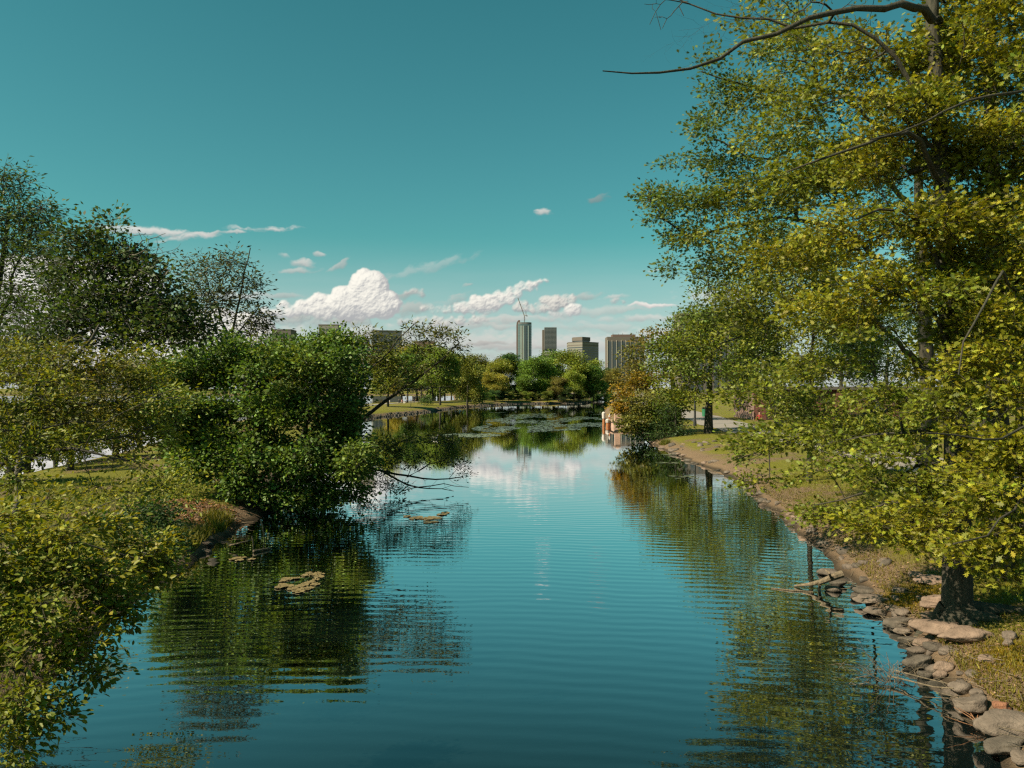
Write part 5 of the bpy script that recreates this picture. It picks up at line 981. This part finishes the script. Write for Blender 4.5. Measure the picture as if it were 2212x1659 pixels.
litter('leaf_litter', 12000, reg_right, ((.20, .12, .06), (.28, .18, .10), (.12, .075, .04)), .06, 'brown dead leaves scattered over the wooded bank')
mb = MB()
rp = np.array([(-10.4, 36), (-13, 50), (-19, 90), (-21, 114), (-19.5, 125), (-16.8, 139), (-14, 160), (-11.3, 182), (-5.4, 201), (-2, 209), (1.8, 219), (7, 221), (12.4, 225), (20, 226), (26, 250)])
for k in range(600):
    i = 2.3+random.random()*(len(rp)-3.4); a, b = rp[int(i)], rp[int(i)+1]; p = a+(b-a)*(i % 1); s = random.uniform(.2, .55); x, y = p[0]+random.gauss(-.1, .35), p[1]+random.gauss(0, .4)
    mb.box((x, y, max(0, ground(x, y))+s*.12), (s, s*.8, s*.55), 0, random.random()*3, random.uniform(.5, .85))
tag(mb.build('rubble', solid('dark_riprap', (.055, .048, .038), .9, .4, 2.0)), 'dark riprap lining the far island shore', 'rubble', kind='stuff')
mb = MB()
for k in range(420):
    q = reg_right(1)[0]; y = q[1]; x = np.interp(y, sh[:, 1], sh[:, 0])+random.uniform(-.15, .9); z = max(ground(x, y), 0)+.03; a = random.random()*6.28; L_ = random.uniform(.12, .5)
    mb.tube([(x, y, z), (x+math.cos(a)*L_, y+math.sin(a)*L_, z+random.uniform(-.02, .08))], [.008, .004], 4)
for k in range(90):
    x, y = random.gauss(-10.2, .8), random.gauss(25, .9); z = ground(x, y)+.05; a = random.random()*6.28; L_ = random.uniform(.2, .8)
    mb.tube([(x, y, z), (x+math.cos(a)*L_, y+math.sin(a)*L_, z+random.uniform(0, .1))], [.012, .005], 4)
tag(mb.build('twig_litter', DRIFT), 'dry twigs littering the banks', 'litter', kind='stuff')
# shrub on the far meadow
make_tree('meadow_shrub', 'small round green shrub on the meadow shore before the pale leaning stem', 'shrub', [([gp(-19.3, 150, 0), (-19.3, 150, 1.0), (-19.2, 150, 2)], .06, .03)], [(921, 862, 168, 9, 9, 1), (917, 868, 166, 8, 6, 1), (925, 868, 166, 7, 6, 1)], .35, (.06, .1, .02), size=.4, per=6, spread=.3, sides=3, twigs=False)

# ------------------------------------------------------------------ park furniture and people
DARKM = solid('dark_metal', (.025, .025, .024), .5, .2, 3.0)
p = gp((1501-UC)/FX*77, 77); t = empty('lamp_post', p, 'thin dark lamp post on the grass edge of the path, just before the maple trunk', 'lamp post')
mb = MB(); mb.tube([(0, 0, -.1), (0, 0, .45), (0, 0, .5)], [.17, .15, .1], 10); mb.build('base', DARKM, t); mb = MB(); mb.tube([(0, 0, .5), (0, 0, 3.9)], [.11, .08], 10); mb.build('pole', DARKM, t)
mb = MB(); mb.tube([(0, 0, 3.9), (0, 0, 4.0), (0, 0, 4.45), (0, 0, 4.6), (0, 0, 4.75)], [.1, .16, .24, .26, .05], 8); mb.build('lantern', DARKM, t)
p = gp((1522-UC)/FX*97, 97); t = empty('litter_bin', p, 'green litter bin across the path, seen right beside the maple trunk', 'bin')
GREENP = solid('green_paint', (.02, .13, .06), .5, .15, 4.0); mb = MB(); mb.tube([(0, 0, 0), (0, 0, .1), (0, 0, 1.0)], [.26, .3, .33], 14); mb.build('drum', GREENP, t); mb = MB(); mb.tube([(0, 0, 1.0), (0, 0, 1.06), (0, 0, 1.22)], [.36, .36, .2], 14); mb.build('lid', DARKM, t)
p = gp((1722-UC)/FX*74, 74); t = empty('bollard', p, 'small white bollard in front of the brick wall', 'bollard'); mb = MB(); mb.tube([(0, 0, -.05), (0, 0, .75)], [.12, .11], 10); mb.build('shaft', WHITE, t); mb = MB(); mb.tube([(0, 0, .75), (0, 0, .82), (0, 0, .9)], [.14, .14, .05], 10); mb.build('cap', WHITE, t)
WOOD = solid('bench_wood', (.35, .27, .2), .75, .25, 6.0)
bx, by = 25.2, 126; p = gp(bx, by); t = empty('park_bench', p, 'pale slatted bench beyond the path where two people sit', 'bench')
mb = MB(); [mb.box((0, -.18+q*.12, .45), (2.6, .1, .05)) for q in range(4)]; mb.build('seat', WOOD, t); mb = MB(); [mb.box((0, .3, .6+q*.14), (2.6, .05, .11)) for q in range(3)]; mb.build('backrest', WOOD, t)
for s in (-1, 1): mb = MB(); mb.box((s*1.15, 0, .21), (.07, .5, .42)); mb.box((s*1.15, .345, .5), (.06, .035, .9)); mb.build('leg', DARKM, t)

SKIN = solid('skin', (.50, .30, .22), .6, .08, 8.0); HAIRM = solid('dark_hair', (.03, .02, .015), .7, .2, 20.0); TEES = {n_: solid(n_+'_cloth', c_, .85, .12, 10.0) for n_, c_ in (('black', (.02, .02, .022)), ('white', (.7, .68, .64)), ('pink', (.62, .30, .27)), ('red', (.22, .03, .02)), ('navy', (.03, .04, .08)), ('denim', (.12, .18, .28)), ('tan', (.4, .3, .2)))}
POSE = {'stand': dict(hip=.92, knee=((-.1, -.02, .5), (.1, .02, .5)), foot=((-.11, 0, .06), (.12, .03, .06)), hand=((-.27, -.05, .82), (.27, -.06, .84)), lean=0),
        'walk': dict(hip=.90, knee=((-.1, -.2, .5), (.1, .1, .48)), foot=((-.1, -.3, .06), (.1, .38, .1)), hand=((-.26, .2, .84), (.26, -.2, .86)), lean=-.03),
        'sit': dict(hip=.14, knee=((-.2, -.35, .42), (.2, -.36, .36)), foot=((-.16, -.62, .06), (.16, -.66, .06)), hand=((-.24, -.3, .34), (.24, -.28, .3)), lean=.06),
        'bench': dict(hip=.54, knee=((-.12, -.46, .52), (.12, -.46, .52)), foot=((-.13, -.48, .06), (.13, -.5, .06)), hand=((-.2, -.3, .62), (.2, -.3, .62)), lean=.02)}
def person(loc, rz, pose, top, legs, label, group):
    p = POSE[pose]; h = p['hip']; L_ = p['lean']; V, E, Rd = [], [], []
    def a(co, r, par=None):
        V.append(co); Rd.append(r); i = len(V)-1
        if par is not None: E.append((par, i))
        return i
    pel = a((0, 0, h), .135); ch = a((0, L_*.6, h+.28), .15, pel); sh_ = a((0, L_, h+.50), .115, ch); nk = a((0, L_, h+.60), .05, sh_); hd = a((0, L_-.02, h+.70), .088, nk); hd2 = a((0, L_-.01, h+.80), .085, hd)
    for s, j in ((-1, 0), (1, 1)):
        hi = a((s*.1, 0, h-.04), .09, pel); kn = a(p['knee'][j], .062, hi); an = a(p['foot'][j], .042, kn); f = p['foot'][j]; a((f[0], f[1]-.17, .035), .035, an)
        so_ = a((s*.19, L_, h+.48), .06, sh_); hn = p['hand'][j]; el_ = a(((s*.25+hn[0])/2, (L_+hn[1])/2+.06, (h+.48+hn[2])/2), .042, so_); ha = a(hn, .03, el_); a((hn[0], hn[1]-.03, hn[2]-.1), .03, ha)
    me = bpy.data.meshes.new('person'); me.from_pydata(V, E, []); o = bpy.data.objects.new('person', me); COL.objects.link(o)
    md = o.modifiers.new('skin', 'SKIN')
    for i, sv in enumerate(me.skin_vertices[0].data): sv.radius = (Rd[i], Rd[i]*(.75 if i in (0, 1, 2) else 1)); sv.use_root = i == 0
    o.modifiers.new('sub', 'SUBSURF').levels = 1
    ev = o.evaluated_get(bpy.context.evaluated_depsgraph_get()); m2 = bpy.data.meshes.new_from_object(ev); o.modifiers.clear(); o.data = m2; m2.name = 'person'
    for mt in (SKIN, TEES[top], TEES[legs], HAIRM): m2.materials.append(mt)
    VA = np.array(V); zone = [1, 1, 1, 0, 0, 3]+[2, 2, 2, 3, 1, 1, 0, 0]*2
    for f in m2.polygons:
        c_ = np.array(f.center); i = int(np.argmin(((VA-c_)**2).sum(1)/np.array(Rd))); zn = zone[i]
        if i in (4, 5): zn = 3 if (c_[2] > h+.79 or c_[1] > L_+.02) else 0
        f.material_index = zn; f.use_smooth = True
    o.location = loc; o.rotation_euler = (0, 0, rz); return tag(o, label, 'person', group)
def gpx(u, Y, dz=0): return gp((u-UC)/FX*Y, Y, dz)
gm = 'people on the island meadow'
person(gpx(895, 186), .3, 'stand', 'black', 'navy', 'person in dark clothes standing at the edge of the picnic group on the meadow', gm)
person(gpx(862, 187), 2.8, 'sit', 'black', 'black', 'person in black sitting on the grass at the far end of the picnic group', gm)
person(gpx(869, 186), .6, 'sit', 'pink', 'black', 'bare-shouldered person in pink sitting in the middle of the picnic group', gm)
person(gpx(879, 187), -1.2, 'sit', 'navy', 'black', 'person in navy sitting next to the standing figure on the meadow', gm)
person(gpx(840, 186), .2, 'sit', 'white', 'tan', 'person in white sitting apart from the picnic group, nearer the slanting trunk', gm)
person(gpx(984, 222), .4, 'walk', 'pink', 'navy', 'walker in a pink top on the meadow path', gm)
person(gpx(993, 224), -.3, 'walk', 'white', 'white', 'walker dressed all in white on the meadow path', gm)
person(gpx(1001, 220), .9, 'walk', 'white', 'black', 'walker in a white top and black trousers on the meadow path', gm)
gr = 'people by the path'
person(p+Vector((-.6, -.1, 0)), .1, 'bench', 'black', 'denim', 'person in a black top and jeans sitting on the pale bench', gr)
person(p+Vector((.5, -.1, 0)), -.2, 'bench', 'pink', 'tan', 'person in a pink top sitting on the pale bench', gr)
person(gpx(1464, 118), .5, 'walk', 'pink', 'white', 'walker in pink on the path, just past the olive-gold tree trunk', gr)
person(gpx(1640, 84), -.6, 'sit', 'red', 'red', 'person in red sitting on the ground near the corner of the brick building', gr)
q = gpx(873, 183); mb = MB(); mb.box((0, 0, .16), (.5, .3, .32), taper=.8); t = empty('picnic_bag', q, 'white bag lying on the meadow beside the picnic group', 'bag'); mb.build('sack', WHITE, t); mb = MB(); mb.tube([(-.15, 0, .3), (-.1, 0, .45), (.1, 0, .45), (.15, 0, .3)], .02, 6); mb.build('handle', WHITE, t)

# white duck resting by the dipping shrub
q = G(939, 949, 0); import bmesh
t = empty('duck', q, 'white duck floating among the shrub tips in front of the far reflections', 'duck')
mb = MB(); mb.tube([(-.3, 0, .12), (-.22, 0, .11), (-.05, 0, .10), (.12, 0, .11), (.2, 0, .16), (.23, 0, .24), (.25, 0, .31), (.28, 0, .35), (.32, 0, .34)], [.015, .08, .14, .13, .075, .05, .05, .058, .03], 12); mb.build('body', WHITE, t, True)
mb = MB(); mb.tube([(.325, 0, .335), (.39, 0, .32)], [.025, .012], 8); mb.build('beak', solid('orange_beak', (.6, .25, .04), .5), t)
